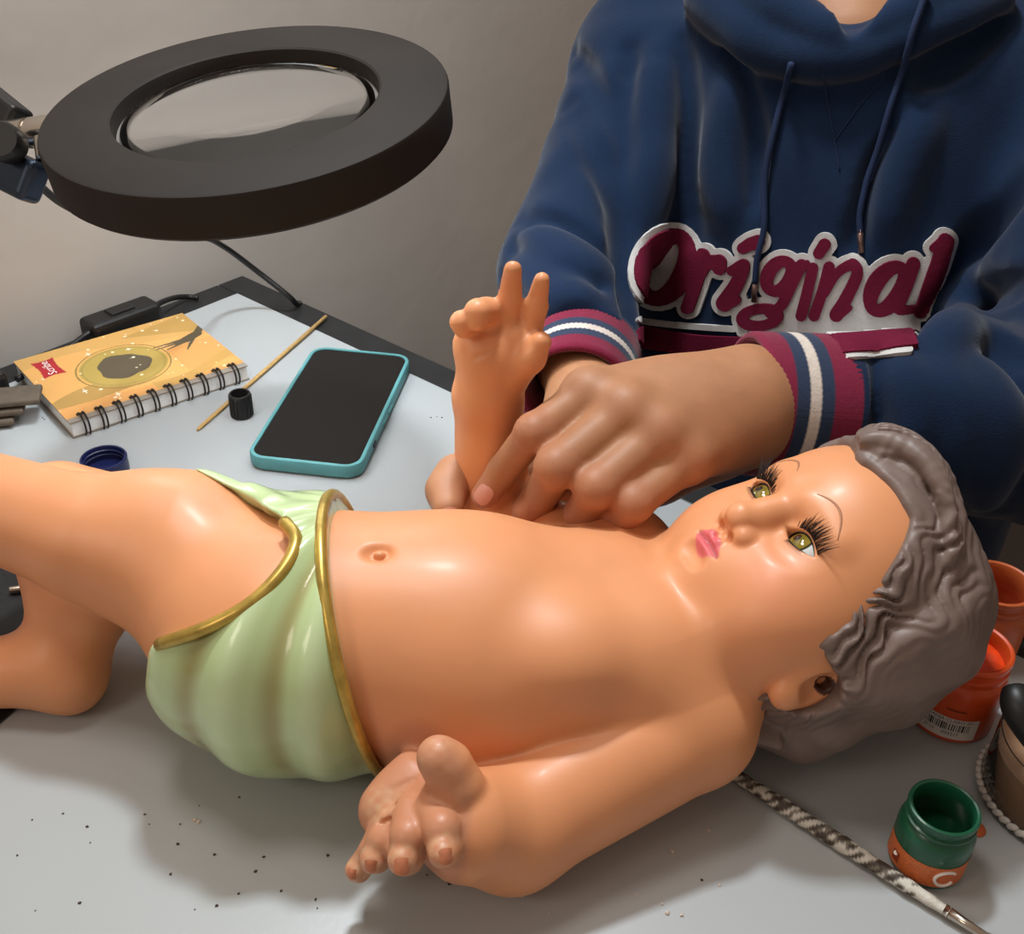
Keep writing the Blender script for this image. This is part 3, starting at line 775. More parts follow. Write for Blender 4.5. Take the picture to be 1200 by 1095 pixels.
# folds: carved lines and raised ridges
def fold(pts, r, k=.016, op='c', off=0.0):
    K.chain([D(x, y, d + off) for x, y, d in pts], [r] * len(pts), k, op)
FOLDS_C, FOLDS_U = [], []
ktree0 = None
kv, kf = K.skin(0); ktree0 = bvh(kv, kf)
def onk(x, y, out=0.0):
    p, n = hit(ktree0, x, y)
    return None if p is None else p + n * out
# hood collar: two thick laps crossing at the throat, open above them
def lap(px, rs, out, k):
    pts = [q for q in (onk(x, y, o_) for (x, y), o_ in zip(px, out)) if q is not None]
    if len(pts) == len(px): K.chain(spline(pts, 4), list(np.interp(np.linspace(0, 1, 4 * (len(pts) - 1) + 1), np.linspace(0, 1, len(rs)), rs)), k)
lap([(838, 2), (868, 28), (905, 54), (955, 68), (1005, 66), (1040, 56)], [.018, .018, .017, .015, .013, .010], [.004] * 6, .004)
lap([(885, 2), (925, 22), (965, 40), (1000, 50)], [.016, .014, .012, .009], [.010] * 4, .004)
lap([(1150, 4), (1110, 22), (1065, 42), (1030, 55), (1000, 56)], [.018, .017, .015, .012, .008], [.004] * 5, .003)
lap([(1112, 2), (1072, 18), (1035, 34), (1008, 44)], [.016, .014, .011, .008], [.008] * 4, .003)
th0 = onk(1000, 22); td = (th0 - EYE) @ FW
K.chain([D(1002, -125, td + .02), D(1002, -45, td), D(1001, 2, td - .010), D(999, 38, td - .020)], [.064, .036, .017, .005], .003, 'c')
def crease(px, r=.004, k=.014, op='c', out=.0):
    pts = [q for q in (onk(x, y, out) for x, y in spline([V(a, b) for a, b in px], 5)) if q is not None]
    if len(pts) > 1:
        n = len(pts); K.chain(pts, [r * (.35 + .65 * math.sin(math.pi * (i + .5) / n)) for i in range(n)], k, op)
for px, r in (([(738, 60), (736, 180), (733, 300), (742, 378)], .0065), ([(672, 60), (700, 110), (738, 165)], .004),
              ([(800, 50), (806, 160), (812, 280)], .003), ([(665, 120), (700, 180), (728, 240)], .004), ([(610, 255), (660, 270), (712, 300)], .0045), ([(600, 290), (650, 320), (700, 335)], .004), ([(590, 325), (630, 350), (690, 362)], .0035),
              ([(1198, 210), (1150, 290), (1118, 350), (1072, 390)], .008), ([(1200, 330), (1150, 350), (1110, 395)], .006), ([(1200, 420), (1165, 400), (1120, 372)], .006), ([(1195, 470), (1170, 430), (1130, 395)], .005),
              ([(1080, 420), (1100, 480), (1090, 560)], .005), ([(1130, 425), (1150, 500), (1135, 590)], .006), ([(1175, 450), (1190, 520), (1170, 600)], .005), ([(1040, 420), (1052, 470), (1050, 520)], .004),
              ([(1080, 95), (1120, 70), (1170, 30)], .004), ([(1060, 150), (1030, 210), (1000, 290)], .004), ([(860, 60), (880, 150), (880, 240)], .004)):
    crease(px, r)
for px, r in (([(770, 60), (770, 200), (765, 300)], .010), ([(850, 90), (845, 200), (850, 260)], .008), ([(620, 275), (665, 298), (710, 315)], .008), ([(605, 310), (640, 338), (690, 348)], .007),
              ([(1165, 300), (1130, 370), (1100, 410)], .009), ([(1060, 415), (1078, 480), (1070, 540)], .008), ([(1105, 420), (1128, 490), (1115, 575)], .010), ([(1155, 430), (1175, 510), (1155, 605)], .010), ([(1090, 130), (1060, 200), (1040, 270)], .008)):
    crease(px, r, .014, 'u', -.006)
def wr(x, y, z): return .0012 * np.sin(60 * x + 30 * z + 3 * np.sin(40 * y)) * np.sin(50 * z + 44 * y)
K.warp(wr, K.lo, K.hi)
# sleeve ends are open: the cuffs go in there
for c, e in ((A_CU, A_CU - (D(672, 480, .628) - A_CU)), (B_CU, D(1120, 488, .600))):
    K.end_cut(c, c - e, .058)
kv, kf = K.skin(2); del K
link('hoodie', mesh_arrays('hoodie', kv, kf), M['hoodie'], person)
ktree = bvh(kv, kf)

def cuff(c, e, r0, r1, rim, length, tilt, stripes, sq=1.0):
    """a ribbed tube that ends in a rolled rim, stripes across it"""
    ax = nrm(c - e); a = nrm(np.cross(ax, [0, 0, 1])); b = np.cross(ax, a); n, N = 160, 44; vs = []; cs = []; fs = []
    prof = []
    for i in range(N + 1):
        t = i / N; r = r0 + (r1 - r0) * t
        if t < .06: r -= .010 * (1 - t / .06) ** 2
        prof.append((t * length, r, t))
    prof += [(length + .0022, r1 - .0010, 1.0), (length + .003, r1 - .0030, 1.0), (length + .0018, r1 - .0048, 1.0), (length - .006, r1 - .0055, 1.01), (length - .03, r1 - .0058, 1.01)]
    for h, r, t in prof:
        for k in range(n):
            th = 2 * math.pi * k / n; rb = .00022 * (1 if k % 2 else -1)
            d = math.cos(th) * a + math.sin(th) * b * sq
            vs.append(c - ax * .012 + ax * h + ax * (tilt @ d) * t + d * (r + rb))
            cl = stripes[-1][1]
            for lim, sc_ in stripes:
                if t <= lim: cl = sc_; break
            cs.append(cl)
    m_ = len(prof)
    for i in range(m_ - 1):
        for k in range(n): fs.append([i * n + k, i * n + (k + 1) % n, (i + 1) * n + (k + 1) % n, (i + 1) * n + k])
    o = link('cuff', mesh_arrays('cuff', np.array(vs), np.array(fs), np.array(cs)), M['cuff'], person); tag(o, 'maroon, navy and white striped knit cuff'); return o
MR, NV, WH, BL = lin(116, 26, 54), lin(40, 52, 76), lin(200, 188, 178), lin(10, 32, 60)
STR = [(.12, BL), (.42, MR), (.55, NV), (.68, WH), (.80, NV), (1.2, MR)]
cuff(B_CU, D(1120, 488, .600), .0405, .0385, 0, .052, RT * .0 - UP * .0, STR)
cuff(A_CU, A_CU - (D(672, 480, .628) - A_CU), .0370, .0350, 0, .050, RT * 0, STR)

# ---- lettering sewn on the chest
def seg_d(X, Yy, pts, rs):
    d = np.full(X.shape, 1e9)
    for i in range(len(pts) - 1):
        (ax, ay), (bx, by) = pts[i], pts[i + 1]; bx -= ax; by -= ay; L = bx * bx + by * by + 1e-9
        t = np.clip(((X - ax) * bx + (Yy - ay) * by) / L, 0, 1)
        d = np.minimum(d, np.hypot(X - ax - t * bx, Yy - ay - t * by) - (rs[i] + (rs[i + 1] - rs[i]) * t))
    return d
def loop(cx, cy, a, b, ang, rmaj, rmin, n=28, t0=0, t1=1):
    pts, rs = [], []
    for i in range(n + 1):
        t = 2 * math.pi * (t0 + (t1 - t0) * i / n); u, v = a * math.cos(t), b * math.sin(t)
        pts.append((cx + u * math.cos(ang) - v * math.sin(ang), cy + u * math.sin(ang) + v * math.cos(ang)))
        rs.append(rmin + (rmaj - rmin) * math.sin(t) ** 2)
    return pts, rs
def cr(pts, n=6): return [tuple(p) for p in spline([V(*p) for p in pts], n)]
def st(pts, r0, r1=None):
    q = cr(pts); r1 = r0 if r1 is None else r1; return q, [r0 + (r1 - r0) * i / (len(q) - 1) for i in range(len(q))]
LET = [loop(214, 219, 104, 66, -1.14, 33, 22),                                                      # O
       st([(338, 182), (322, 250), (290, 345)], 20), st([(330, 240), (352, 205), (385, 205)], 17, 24), st([(385, 205), (388, 222)], 26, 20),     # r
       st([(425, 228), (462, 212), (440, 270), (402, 330)], 15, 26), st([(402, 332), (438, 320)], 22, 16), st([(460, 158), (482, 146), (505, 140)], 18, 22),       # i
       loop(572, 246, 50, 34, -1.0, 25, 18), st([(640, 212), (612, 270), (580, 335), (545, 360)], 20, 18), loop(512, 374, 56, 27, -.12, 17, 20), st([(640, 215), (658, 205)], 15, 9),   # g
       st([(675, 222), (660, 290), (640, 368)], 19), st([(695, 175), (712, 148)], 20, 21),            # i
       st([(725, 218), (706, 290), (680, 368)], 19), st([(712, 300), (752, 235), (798, 212), (812, 240), (775, 320), (748, 365)], 14, 24), st([(748, 368), (790, 345)], 20, 8),   # n
       loop(905, 285, 78, 40, -1.0, 30, 20), st([(985, 208), (960, 290), (938, 350), (985, 345)], 24, 12),   # a
       st([(1082, 135), (1055, 220), (1022, 310), (1000, 360)], 24, 24), st([(1046, 160), (1082, 135)], 14, 20), st([(1000, 362), (1022, 352)], 20, 10)]   # l
SWOOSH = [st([(150, 438), (300, 462), (500, 470), (740, 474), (1000, 452)], 34, 26)]
WFILL = [st([(188, 280), (240, 160)], 26), st([(470, 376), (550, 370)], 12), st([(128, 388), (250, 402), (430, 414)], 9), st([(560, 404), (740, 418), (1000, 402)], 30, 30), st([(600, 350), (1000, 370)], 30, 30), st([(450, 425), (740, 442), (1000, 425)], 12, 12), st([(600, 508), (800, 502), (975, 488)], 9)]
LET = LET[:7] + [(q, [r * .9 for r in rs]) for q, rs in LET[7:]]
SC = 450 / 1200
def applique(shapes, grow, name, mtl, lift, bounds=(40, 40, 1160, 520), step=5, thick=.0018, parent=person, clip=None):
    xs = np.arange(bounds[0], bounds[2], step); ys = np.arange(bounds[1], bounds[3], step); X, Yy = np.meshgrid(xs, ys, indexing='ij')
    d = np.full(X.shape, 1e9)
    for pts, rs in shapes: d = np.minimum(d, seg_d(X, Yy, pts, rs))
    d = d - grow
    if clip is not None: d = np.maximum(d, clip(X, Yy))
    verts = {}; vl = []
    def vkey(key, x, y):
        if key not in verts: verts[key] = len(vl); vl.append((x, y))
        return verts[key]
    polys = []
    nx, ny = X.shape
    for i in range(nx - 1):
        for j in range(ny - 1):
            cs = [(i, j), (i + 1, j), (i + 1, j + 1), (i, j + 1)]; dv = [d[c] for c in cs]
            if min(dv) > 0: continue
            poly = []
            for k in range(4):
                a, b = cs[k], cs[(k + 1) % 4]; da, db = dv[k], dv[(k + 1) % 4]
                if da <= 0: poly.append(vkey(a, xs[a[0]], ys[a[1]]))
                if (da <= 0) != (db <= 0):
                    t = da / (da - db); key = ('e',) + (min(a, b), max(a, b)); poly.append(vkey(key, xs[a[0]] + t * (xs[b[0]] - xs[a[0]]), ys[a[1]] + t * (ys[b[1]] - ys[a[1]])))
            if len(poly) > 2: polys.append(poly)
    top = []; ok = []
    for x, y in vl:
        p, n = hit(ktree, 700 + x * SC, 230 + y * SC); ok.append(p is not None)
        top.append((p if p is not None else V(0, 0, 0), n if n is not None else V(0, 0, 1)))
    # even out the cloth normals and heights under the patch
    vs = [p + n * lift for p, n in top]; base = [p + n * (lift - thick) for p, n in top]; n0 = len(vs)
    polys = [p for p in polys if all(ok[i] for i in p)]
    cnt = {}
    for p in polys:
        for k in range(len(p)):
            e = (p[k], p[(k + 1) % len(p)]); cnt[e] = 1
    side = [[a, b, b + n0, a + n0] for (a, b) in cnt if (b, a) not in cnt]
    mb = MB(); mb.add(vs + base, polys + side); return mb.build(name, mtl, parent, smooth=False, auto=.7)
xclip = lambda X, Yy: np.maximum(X - 1012 + (Yy - 400) * .25, 100 - X)
lw = applique(LET + WFILL, 0, 'lettering_backing', M['offwhite'], .0016, clip=None) if False else None
def white_shapes():
    out = [(p, [r + 17 for r in rs]) for p, rs in LET]; return out + WFILL
lw = applique(white_shapes(), 0, 'lettering_backing', M['offwhite'], .0022, thick=.0030, clip=lambda X, Yy: np.where(Yy > 392, X - 1004, -50.0)); tag(lw, 'white felt outline behind the word')
lm_ = applique(LET, 0, 'lettering', M['maroon'], .0040, thick=.0025, step=4); tag(lm_, 'maroon felt word Original')
sw = applique(SWOOSH, 0, 'lettering_stripe', M['maroon'], .0034, thick=.0030, clip=lambda X, Yy: X - 1000); tag(sw, 'maroon felt stripe under the word')

# ---- drawstrings and the stitched V
def surf_tube(px, r, name, mtl, out=.0, n=8, parent=person, seg=6):
    pts = []
    for x, y in spline([V(a, b) for a, b in px], seg):
        p, nn = hit(ktree, x, y)
        if p is not None: pts.append(p + nn * (r * .8 + out))
    if len(pts) < 3: return None
    for _ in range(3): pts = [pts[0]] + [(pts[i - 1] + 2 * pts[i] + pts[i + 1]) / 4 for i in range(1, len(pts) - 1)] + [pts[-1]]
    return MB().tube(pts, r, n).build(name, mtl, parent, smooth=True), pts
M['aglet'] = mat('metal_tip', lin(120, 95, 90), .35, metal=.8)
for px in ([(930, 72), (915, 130), (903, 200), (898, 262), (889, 300), (887, 330)], [(1084, -6), (1062, 55), (1044, 120), (1014, 200), (1006, 240), (1012, 272)]):
    t, pts = surf_tube(px, .0021, 'drawstring', M['cord'], .0025)
    d = nrm(pts[-1] - pts[-3]); MB().tube([pts[-1] - d * .002, pts[-1] + d * .013], .0020, 8).build('drawstring_tip', M['aglet'], t, smooth=True)
for px in ([(964, 86), (972, 130), (978, 165), (984, 200)], [(1040, 88), (1012, 118), (990, 148), (978, 165)]):
    r_ = surf_tube(px, .0005, 'stitching', M['cord'], 0, 5)

# trousers: a lap below the table edge
K = Field((.0, .45, -.60), (.62, 1.05, -.12), .006)
hipc = CH + V(0, 0, -.34)
K.ell(hipc, (.16, .11, .13), 0, TX)
for s in (-1, 1): K.cone(hipc + e_lat * s * .09, hipc + e_lat * s * .12 + e_fr * .30 + V(0, 0, -.05), .085, .065, .04)
tv, tf = K.skin(2); del K
link('trousers', mesh_arrays('trousers', tv, tf), M['trouser'], person)

# ------------------------------------------------------------------ magnifier lamp
RC = D(288, 116, .56)
major = nrm(RT * math.cos(.175) + UP * math.sin(.175)); toc = nrm(EYE - RC)
major = nrm(major - toc * (major @ toc)); minor_up = np.cross(toc, major); minor_up = minor_up if minor_up @ UP > 0 else -minor_up
RN = nrm(toc * .362 + minor_up * .932)
lamp = empty('magnifier_lamp', tuple(Z(-60, 470, 0)), 'black ring magnifier lamp on a jointed arm above the notebook', 'lamp')
Ro, Ri, Hh = .1060, .0690, .0235
prof = [(Ri, -.004), (Ri + .0008, -.0008), (Ri + .002, 0), (Ro - .002, 0), (Ro - .0006, -.0006), (Ro, -.002), (Ro, -Hh + .002), (Ro - .002, -Hh), (Ro - .012, -Hh), (Ro - .013, -Hh + .003), (Ri + .006, -Hh + .003), (Ri + .005, -Hh), (Ri + .001, -Hh), (Ri, -Hh + .001)]
MB().lathe(prof, RC, RN, 96, closed=True).build('housing', M['ring'], lamp, auto=.5)
M['led'] = mat('led_diffuser', (1, 1, 1), .5, emit=(.92, .97, 1.0), estr=20.0)
MB().lathe([(Ro - .014, -Hh + .0028), (Ri + .007, -Hh + .0028), (Ri + .007, -Hh + .0045), (Ro - .014, -Hh + .0045)], RC, RN, 72, closed=True).build('led_ring', M['led'], lamp, smooth=True)
MB().lathe([(Ri - .0002, -.0085), (Ri - .0015, -.0085), (Ri - .0025, -.0095), (Ri - .0025, -.0135), (Ri - .0002, -.0135)], RC, RN, 96, closed=True).build('lens_rim', M['rimgrey'] if 'rimgrey' in M else mat('grey_rim', lin(120, 116, 112), .4), lamp, auto=.5)
rl = Ri - .0025; vs = []
lp = [(0.0001, .000)]
for i in range(1, 13): r = rl * i / 12; lp.append((r, -.0035 * (i / 12) ** 2))
for i in range(12, 0, -1): r = rl * i / 12; lp.append((r, -.0140 + .0035 * (i / 12) ** 2))
lp.append((.0001, -.0140))
MB().lathe([(r, h - .003) for r, h in lp], RC, RN, 96).build('lens', M['glass'], lamp, smooth=True)
# bracket, joint and arm at the left
ld = .585
MB().lathe([(0, -.004), (.0075, -.004), (.0082, -.002), (.0082, .016), (.0070, .0165), (.0070, .0185), (.0082, .019), (.0082, .034), (0, .034)], D(66, 152, ld - .004), nrm(D(0, 160, ld + .01) - D(66, 152, ld - .004)), 32).build('swivel_barrel', M['chrome'], lamp, auto=.6)
MB().lathe([(0, 0), (.0060, 0), (.0064, .001), (.0064, .013), (.0056, .014), (0, .014)], D(53, 160, ld - .002), nrm(D(58, 195, ld - .004) - D(53, 160, ld - .002)), 28).build('swivel_pin', M['chrome'], lamp, auto=.6)
a, b = D(-90, 150, ld + .02), D(44, 216, ld - .006); ax = nrm(b - a); up = nrm(np.cross(np.cross(ax, UP), ax))
MB().box((a + b) / 2, ax * np.linalg.norm(b - a) / 2, up * .0115, np.cross(ax, up) * .008).build('bracket', M['bluesteel'], lamp, bevel=.004, seg=4)
a, b = D(-140, 20, ld + .05), D(20, 150, ld + .012); ax = nrm(b - a); up = nrm(np.cross(np.cross(ax, UP), ax))
MB().box((a + b) / 2, ax * np.linalg.norm(b - a) / 2, up * .011, np.cross(ax, up) * .008).build('arm', M['black'], lamp, bevel=.003, seg=3)
MB().lathe([(0, 0), (.009, 0), (.010, .002), (.010, .012), (.009, .014), (0, .014)], D(14, 172, ld - .012), -FW, 28).build('knob', M['black'], lamp, auto=.6)
arm_low = Z(-75, 470, .01)
MB().tube([D(-60, 175, ld + .015), D(-95, 300, ld + .06), arm_low], .007, 10).build('arm', M['black'], lamp, smooth=True)
# clamp on the table edge
cl = MB(); cl.box(Z(-70, 458, .012), TE * .03, TL * .035, V(0, 0, .012)); cl.build('clamp', M['black'], lamp, bevel=.004)
# cable: off the bracket, behind the ring, down over the far edge of the table; and the stretch with the switch
cab = [D(40, 212, ld + .004), D(80, 243, .62), D(150, 272, .68), D(232, 277, .76), D(262, 289, .82), D(300, 317, .85)] + [Z(338, 347, .014), Z(347, 356, .0035), T(.056, -.020, .0026)]
MB().tube(spline(cab, 8), .0022, 10).build('cable', M['black'], lamp, smooth=True)
MB().tube(spline([Z(20, 445, .006), Z(70, 415, .004), Z(105, 390, .012), Z(125, 382, .012)], 8), .0022, 10).build('cable', M['black'], lamp, smooth=True)
MB().tube(spline([Z(176, 362, .012), Z(190, 354, .012), Z(205, 349, .008), Z(220, 348, .0035), T(-.012, .030, .0025)], 8), .0022, 10).build('cable', M['black'], lamp, smooth=True)
p0, p1 = Z(102, 391, .010), Z(182, 362, .010); ax = nrm(p1 - p0); sd = np.cross(V(0, 0, 1), ax)
swo = MB().box((p0 + p1) / 2, ax * np.linalg.norm(p1 - p0) / 2, sd * .0115, V(0, 0, .0095)).build('cable_switch', M['black'], lamp, bevel=.004, seg=3)
MB().box((p0 + p1) / 2 + V(0, 0, .0100), ax * .010, sd * .006, V(0, 0, .0012)).build('rocker', M['black'], swo, bevel=.001)

# ------------------------------------------------------------------ text helper (built-in font, drawn as flat print)
def text_polys(s, size):
    cu = bpy.data.curves.new('t', 'FONT'); cu.body = s; cu.size = size; cu.align_x = 'CENTER'; cu.align_y = 'CENTER'; cu.resolution_u = 3
    o = bpy.data.objects.new('t', cu); col.objects.link(o); dg = bpy.context.evaluated_depsgraph_get(); me = o.evaluated_get(dg).to_mesh()
    vs = [tuple(v.co) for v in me.vertices]; fs = [list(p.vertices) for p in me.polygons]
    o.evaluated_get(dg).to_mesh_clear(); bpy.data.objects.remove(o); bpy.data.curves.remove(cu); return vs, fs

# ------------------------------------------------------------------ notebook
NA = .7174; NO = V(-.2889, .588, 0); NU = V(math.cos(NA), math.sin(NA), 0); NVv = V(-math.sin(NA), math.cos(NA), 0); NW, NH, NZ = .1291, .1039, .012
def nb(u, v, z): return NO + NU * u + NVv * v + V(0, 0, z)
note = empty('notebook', tuple(nb(NW / 2, NH / 2, 0)), 'orange spiral notebook with moon and hand cover print', 'notebook')
M['paper'] = mat('paper', lin(235, 236, 234), .8, var=.04, vscale=200)
M['card'] = mat('card', lin(150, 140, 128), .7)
M['print'] = mat('printed_cover', attr='paint', rough=.42)
def rect(mb, u0, u1, v0, v1, z0, z1): return mb.box(nb((u0 + u1) / 2, (v0 + v1) / 2, (z0 + z1) / 2), NU * (u1 - u0) / 2, NVv * (v1 - v0) / 2, V(0, 0, (z1 - z0) / 2))
rect(MB(), 0, NW, 0, NH, .0003, .0013).build('back_cover', M['card'], note)
rect(MB(), .001, NW - .001, .0008, NH - .001, .0013, NZ - .0009).build('pages', M['paper'], note)
nu, nv_ = 260, 210
uu, vv_ = np.meshgrid(np.linspace(0, NW, nu), np.linspace(.0055, NH, nv_), indexing='ij')
colr = np.tile(np.array(lin(222, 166, 96)), (nu, nv_, 1))
def paint(mask, c): colr[mask] = lin(*c)
x1 = uu / NW; y1 = vv_ / NH
paint(y1 > .78 + .10 * np.sin(x1 * 5 + .4), (206, 160, 92)); paint((y1 > .86 - .5 * (x1 - .62)) & (x1 > .55) & (y1 < .99 - .25 * (1 - x1)), (186, 146, 80))
paint((y1 < .30 + .08 * np.sin(x1 * 7)) & (x1 < .55) & (y1 > .16 + .10 * x1), (176, 138, 76)); paint((y1 < .20 - .1 * x1) | ((x1 > .72) & (y1 < .55) & (y1 > .18)), (216, 156, 90))
paint((np.abs(y1 - (.20 + .10 * np.sin(x1 * 6 + 1))) < .05) & (x1 > .5), (196, 152, 84))
mc = np.array([.46 * NW, .50 * NH]); rdx, rdy = (uu - mc[0]), (vv_ - mc[1]); rad = np.hypot(rdx, rdy * 1.05)
paint(rad < .0305, (176, 150, 78)); paint(np.abs(rad - .0325) < .0006, (140, 118, 60)); paint(np.abs(rad - .0285) < .0004, (150, 128, 66))
ang = np.arctan2(rdy, rdx); paint(rad < .0185 * (1 + .07 * np.cos(3 * ang + .5) + .03 * np.cos(7 * ang)), (88, 78, 60))
# hand reaching in from the right, and speckled stars
HANDP = (((.132, .077), (.122, .066), .0026, .0032), ((.122, .066), (.112, .062), .0042, .0044), ((.112, .063), (.087, .064), .0020, .0006), ((.112, .061), (.088, .060), .0020, .0006), ((.111, .0600), (.094, .0555), .0018, .0006), ((.116, .060), (.106, .0475), .0017, .0006))
for (a, b, r0, r1) in HANDP:
    d = seg_d(uu, vv_, [a, b], [r0, r1]); paint(d < 0, (92, 82, 62))
rs = random.Random(3)
for i in range(42):
    a, b, r = rs.random() * NW, .008 + rs.random() * (NH - .01), rs.choice([.0005, .0006, .0008, .0012]); paint(np.hypot(uu - a, vv_ - b) < r, (236, 222, 192))
for a, b, L in ((.040, .017, .006), (.024, .034, .004), (.072, .073, .004), (.046, .083, .004)):
    paint((np.abs(uu - a) * np.abs(vv_ - b) < 2.0e-7 * 2) & (np.hypot(uu - a, vv_ - b) < L), (246, 238, 222))
# red tag
tu, tv2 = (uu - .0162), (vv_ - .080); paint((np.abs(tu) < np.minimum(.0066 + .0012 * (tv2 / .0125) ** 2, .009)) & (np.abs(tv2) < np.minimum(.0118 + .0014 * (tu / .007) ** 2, .0145)), (176, 34, 44))
cvs = np.stack([nb(0, 0, 0)[0] + uu * NU[0] + vv_ * NVv[0], nb(0, 0, 0)[1] + uu * NU[1] + vv_ * NVv[1], np.full(uu.shape, NZ)], -1).reshape(-1, 3)
ii = np.arange(nu * nv_).reshape(nu, nv_); q4 = np.stack([ii[:-1, :-1], ii[1:, :-1], ii[1:, 1:], ii[:-1, 1:]], -1).reshape(-1, 4)
rect(MB(), 0, NW, 0, NH, NZ - .0009, NZ - .0001).build('front_cover', M['card'], note)
tag(link('cover_print', mesh_arrays('cover_print', cvs, q4, colr.reshape(-1, 3)), M['print'], note), 'orange printed cover with dark moon, reaching hand and stars')
M['wprint'] = mat('white_ink', lin(240, 235, 230), .5); M['wire'] = mat('black_wire', lin(40, 38, 38), .35, metal=.4)
vs, fs = text_polys('Scribe', .0085)
mb = MB(); mb.add([nb(.0162 - y, .080 + x, NZ + .0002) for x, y, z in vs], fs); mb.build('logo_print', M['wprint'], note)
ringmesh = None
for i in range(10):
    u0 = .010 + (NW - .020) * i / 9
    for du in (-.0014, .0014):
        pts = [nb(u0 + du, .0040 + .0068 * math.cos(t) , NZ / 2 + .0003 + .0080 * math.sin(t)) for t in np.linspace(math.radians(62), math.radians(300), 16)]
        if du < 0: mbr = MB()
        mbr.tube(pts, .00065, 6)
    mbr.build('spiral_ring', M['wire'], note, smooth=True)
    mh = MB()
    for du in (-.0014, .0014): mh.box(nb(u0 + du, .0072, NZ + .0002), NU * .0012, NVv * .0012, V(0, 0, .0002))
    mh.build('punch_hole', M['black'], note)

# ------------------------------------------------------------------ phone
FO = V(-.1691, .5597, 0); FA = -.1223; FU = V(math.cos(FA), math.sin(FA), 0); FV = V(-math.sin(FA), math.cos(FA), 0); PW, PH = .075, .1505
phone = empty('phone', tuple(FO + FU * PW / 2 + FV * PH / 2), 'smartphone with dark screen in a teal case', 'phone')
M['teal'] = mat('teal_silicone', lin(92, 156, 160), .55, var=.03, vscale=60); M['screen'] = mat('black_screen', lin(22, 21, 21), .12, coat=.2, spec=.4)
def rrect(inset, r, n=8):
    out = []
    for cx, cy, a0 in ((PW - inset - r, PH - inset - r, 0), (inset + r, PH - inset - r, 90), (inset + r, inset + r, 180), (PW - inset - r, inset + r, 270)):
        for k in range(n + 1): a = math.radians(a0 + 90 * k / n); out.append((cx + r * math.cos(a), cy + r * math.sin(a)))
    return out
def ringstack(levels, capt=True, capb=True):
    mb = MB(); n = None; vs = []; 
    for inset, r, z in levels:
        pl = rrect(inset, r); n = len(pl); vs += [FO + FU * x + FV * y + V(0, 0, z) for x, y in pl]
    fs = [[i * n + k, i * n + (k + 1) % n, (i + 1) * n + (k + 1) % n, (i + 1) * n + k] for i in range(len(levels) - 1) for k in range(n)]
    if capb: fs.append(list(range(n))[::-1])
    if capt: fs.append([(len(levels) - 1) * n + k for k in range(n)])
    return mb.add(vs, fs)
case = ringstack([(.002, .010, .0003), (.0005, .0115, .0015), (0, .012, .003), (0, .012, .0088), (.0006, .0114, .0102), (.0016, .0104, .0106), (.0028, .0092, .0104), (.0030, .0090, .0096), (.0030, .0090, .0094)]).build('case', M['teal'], phone, auto=.6)
ringstack([(.0031, .0089, .0094), (.0031, .0089, .00975)]).build('screen', M['screen'], phone)
for v0, ln in ((.035, .006), (.062, .009), (.078, .009)):
    MB().box(FO + FU * (PW + .0003) + FV * v0 + V(0, 0, .0062), FU * .0005, FV * ln / 2, V(0, 0, .0014)).build('side_button', M['teal'] if v0 > .05 else M['black'], case, bevel=.0004)

# ------------------------------------------------------------------ small things on the table
M['bamboo'] = mat('bamboo', lin(196, 158, 98), .6, var=.15, vscale=300)
p0, p1 = Z(231, 504, .0016), Z(382, 371, .0026)
st_ = MB().tube([p0, p0 + (p1 - p0) * .02, p0 + (p1 - p0) * .5, p1], [.0008, .0014, .0015, .0015], 8).build('wooden_skewer', M['bamboo'], smooth=True)
tag(st_, 'thin bamboo skewer lying between notebook and phone', 'skewer')
cb = Z(284, 487, 0)
prof = [(0, .0005), (.0070, .0005), (.0074, .001), (.0074, .0170), (.0070, .0176), (.0058, .0176), (.0056, .016), (.0056, .004), (0, .004)]
mb = MB(); mb.lathe(prof, cb, (0, 0, 1), 36)
for k in range(18):
    a = 2 * math.pi * k / 18; d = V(math.cos(a), math.sin(a), 0); mb.box(cb + d * .0075 + V(0, 0, .0085), d * .0003, np.cross([0, 0, 1], d) * .0006, V(0, 0, .0075))
tag(mb.build('bottle_cap', M['black'], auto=.5), 'small black ribbed cap standing beside the skewer', 'cap', 'bottle caps on the table')
M['bluecap'] = mat('navy_plastic', lin(24, 32, 78), .35)
bc = Z(125, 554, 0)
mb = MB(); mb.lathe([(0, .0005), (.0134, .0005), (.0142, .0012), (.0142, .0112), (.0138, .0118), (.0128, .0118), (.0125, .0112), (.0125, .0092), (.0118, .0088), (.0125, .0080), (.0125, .0062), (.0118, .0058), (.0125, .005), (.0125, .002), (0, .002)], bc, (0, 0, 1), 48)
tag(mb.build('bottle_cap', M['bluecap'], auto=.5), 'open navy blue screw cap behind the doll leg', 'cap', 'bottle caps on the table')

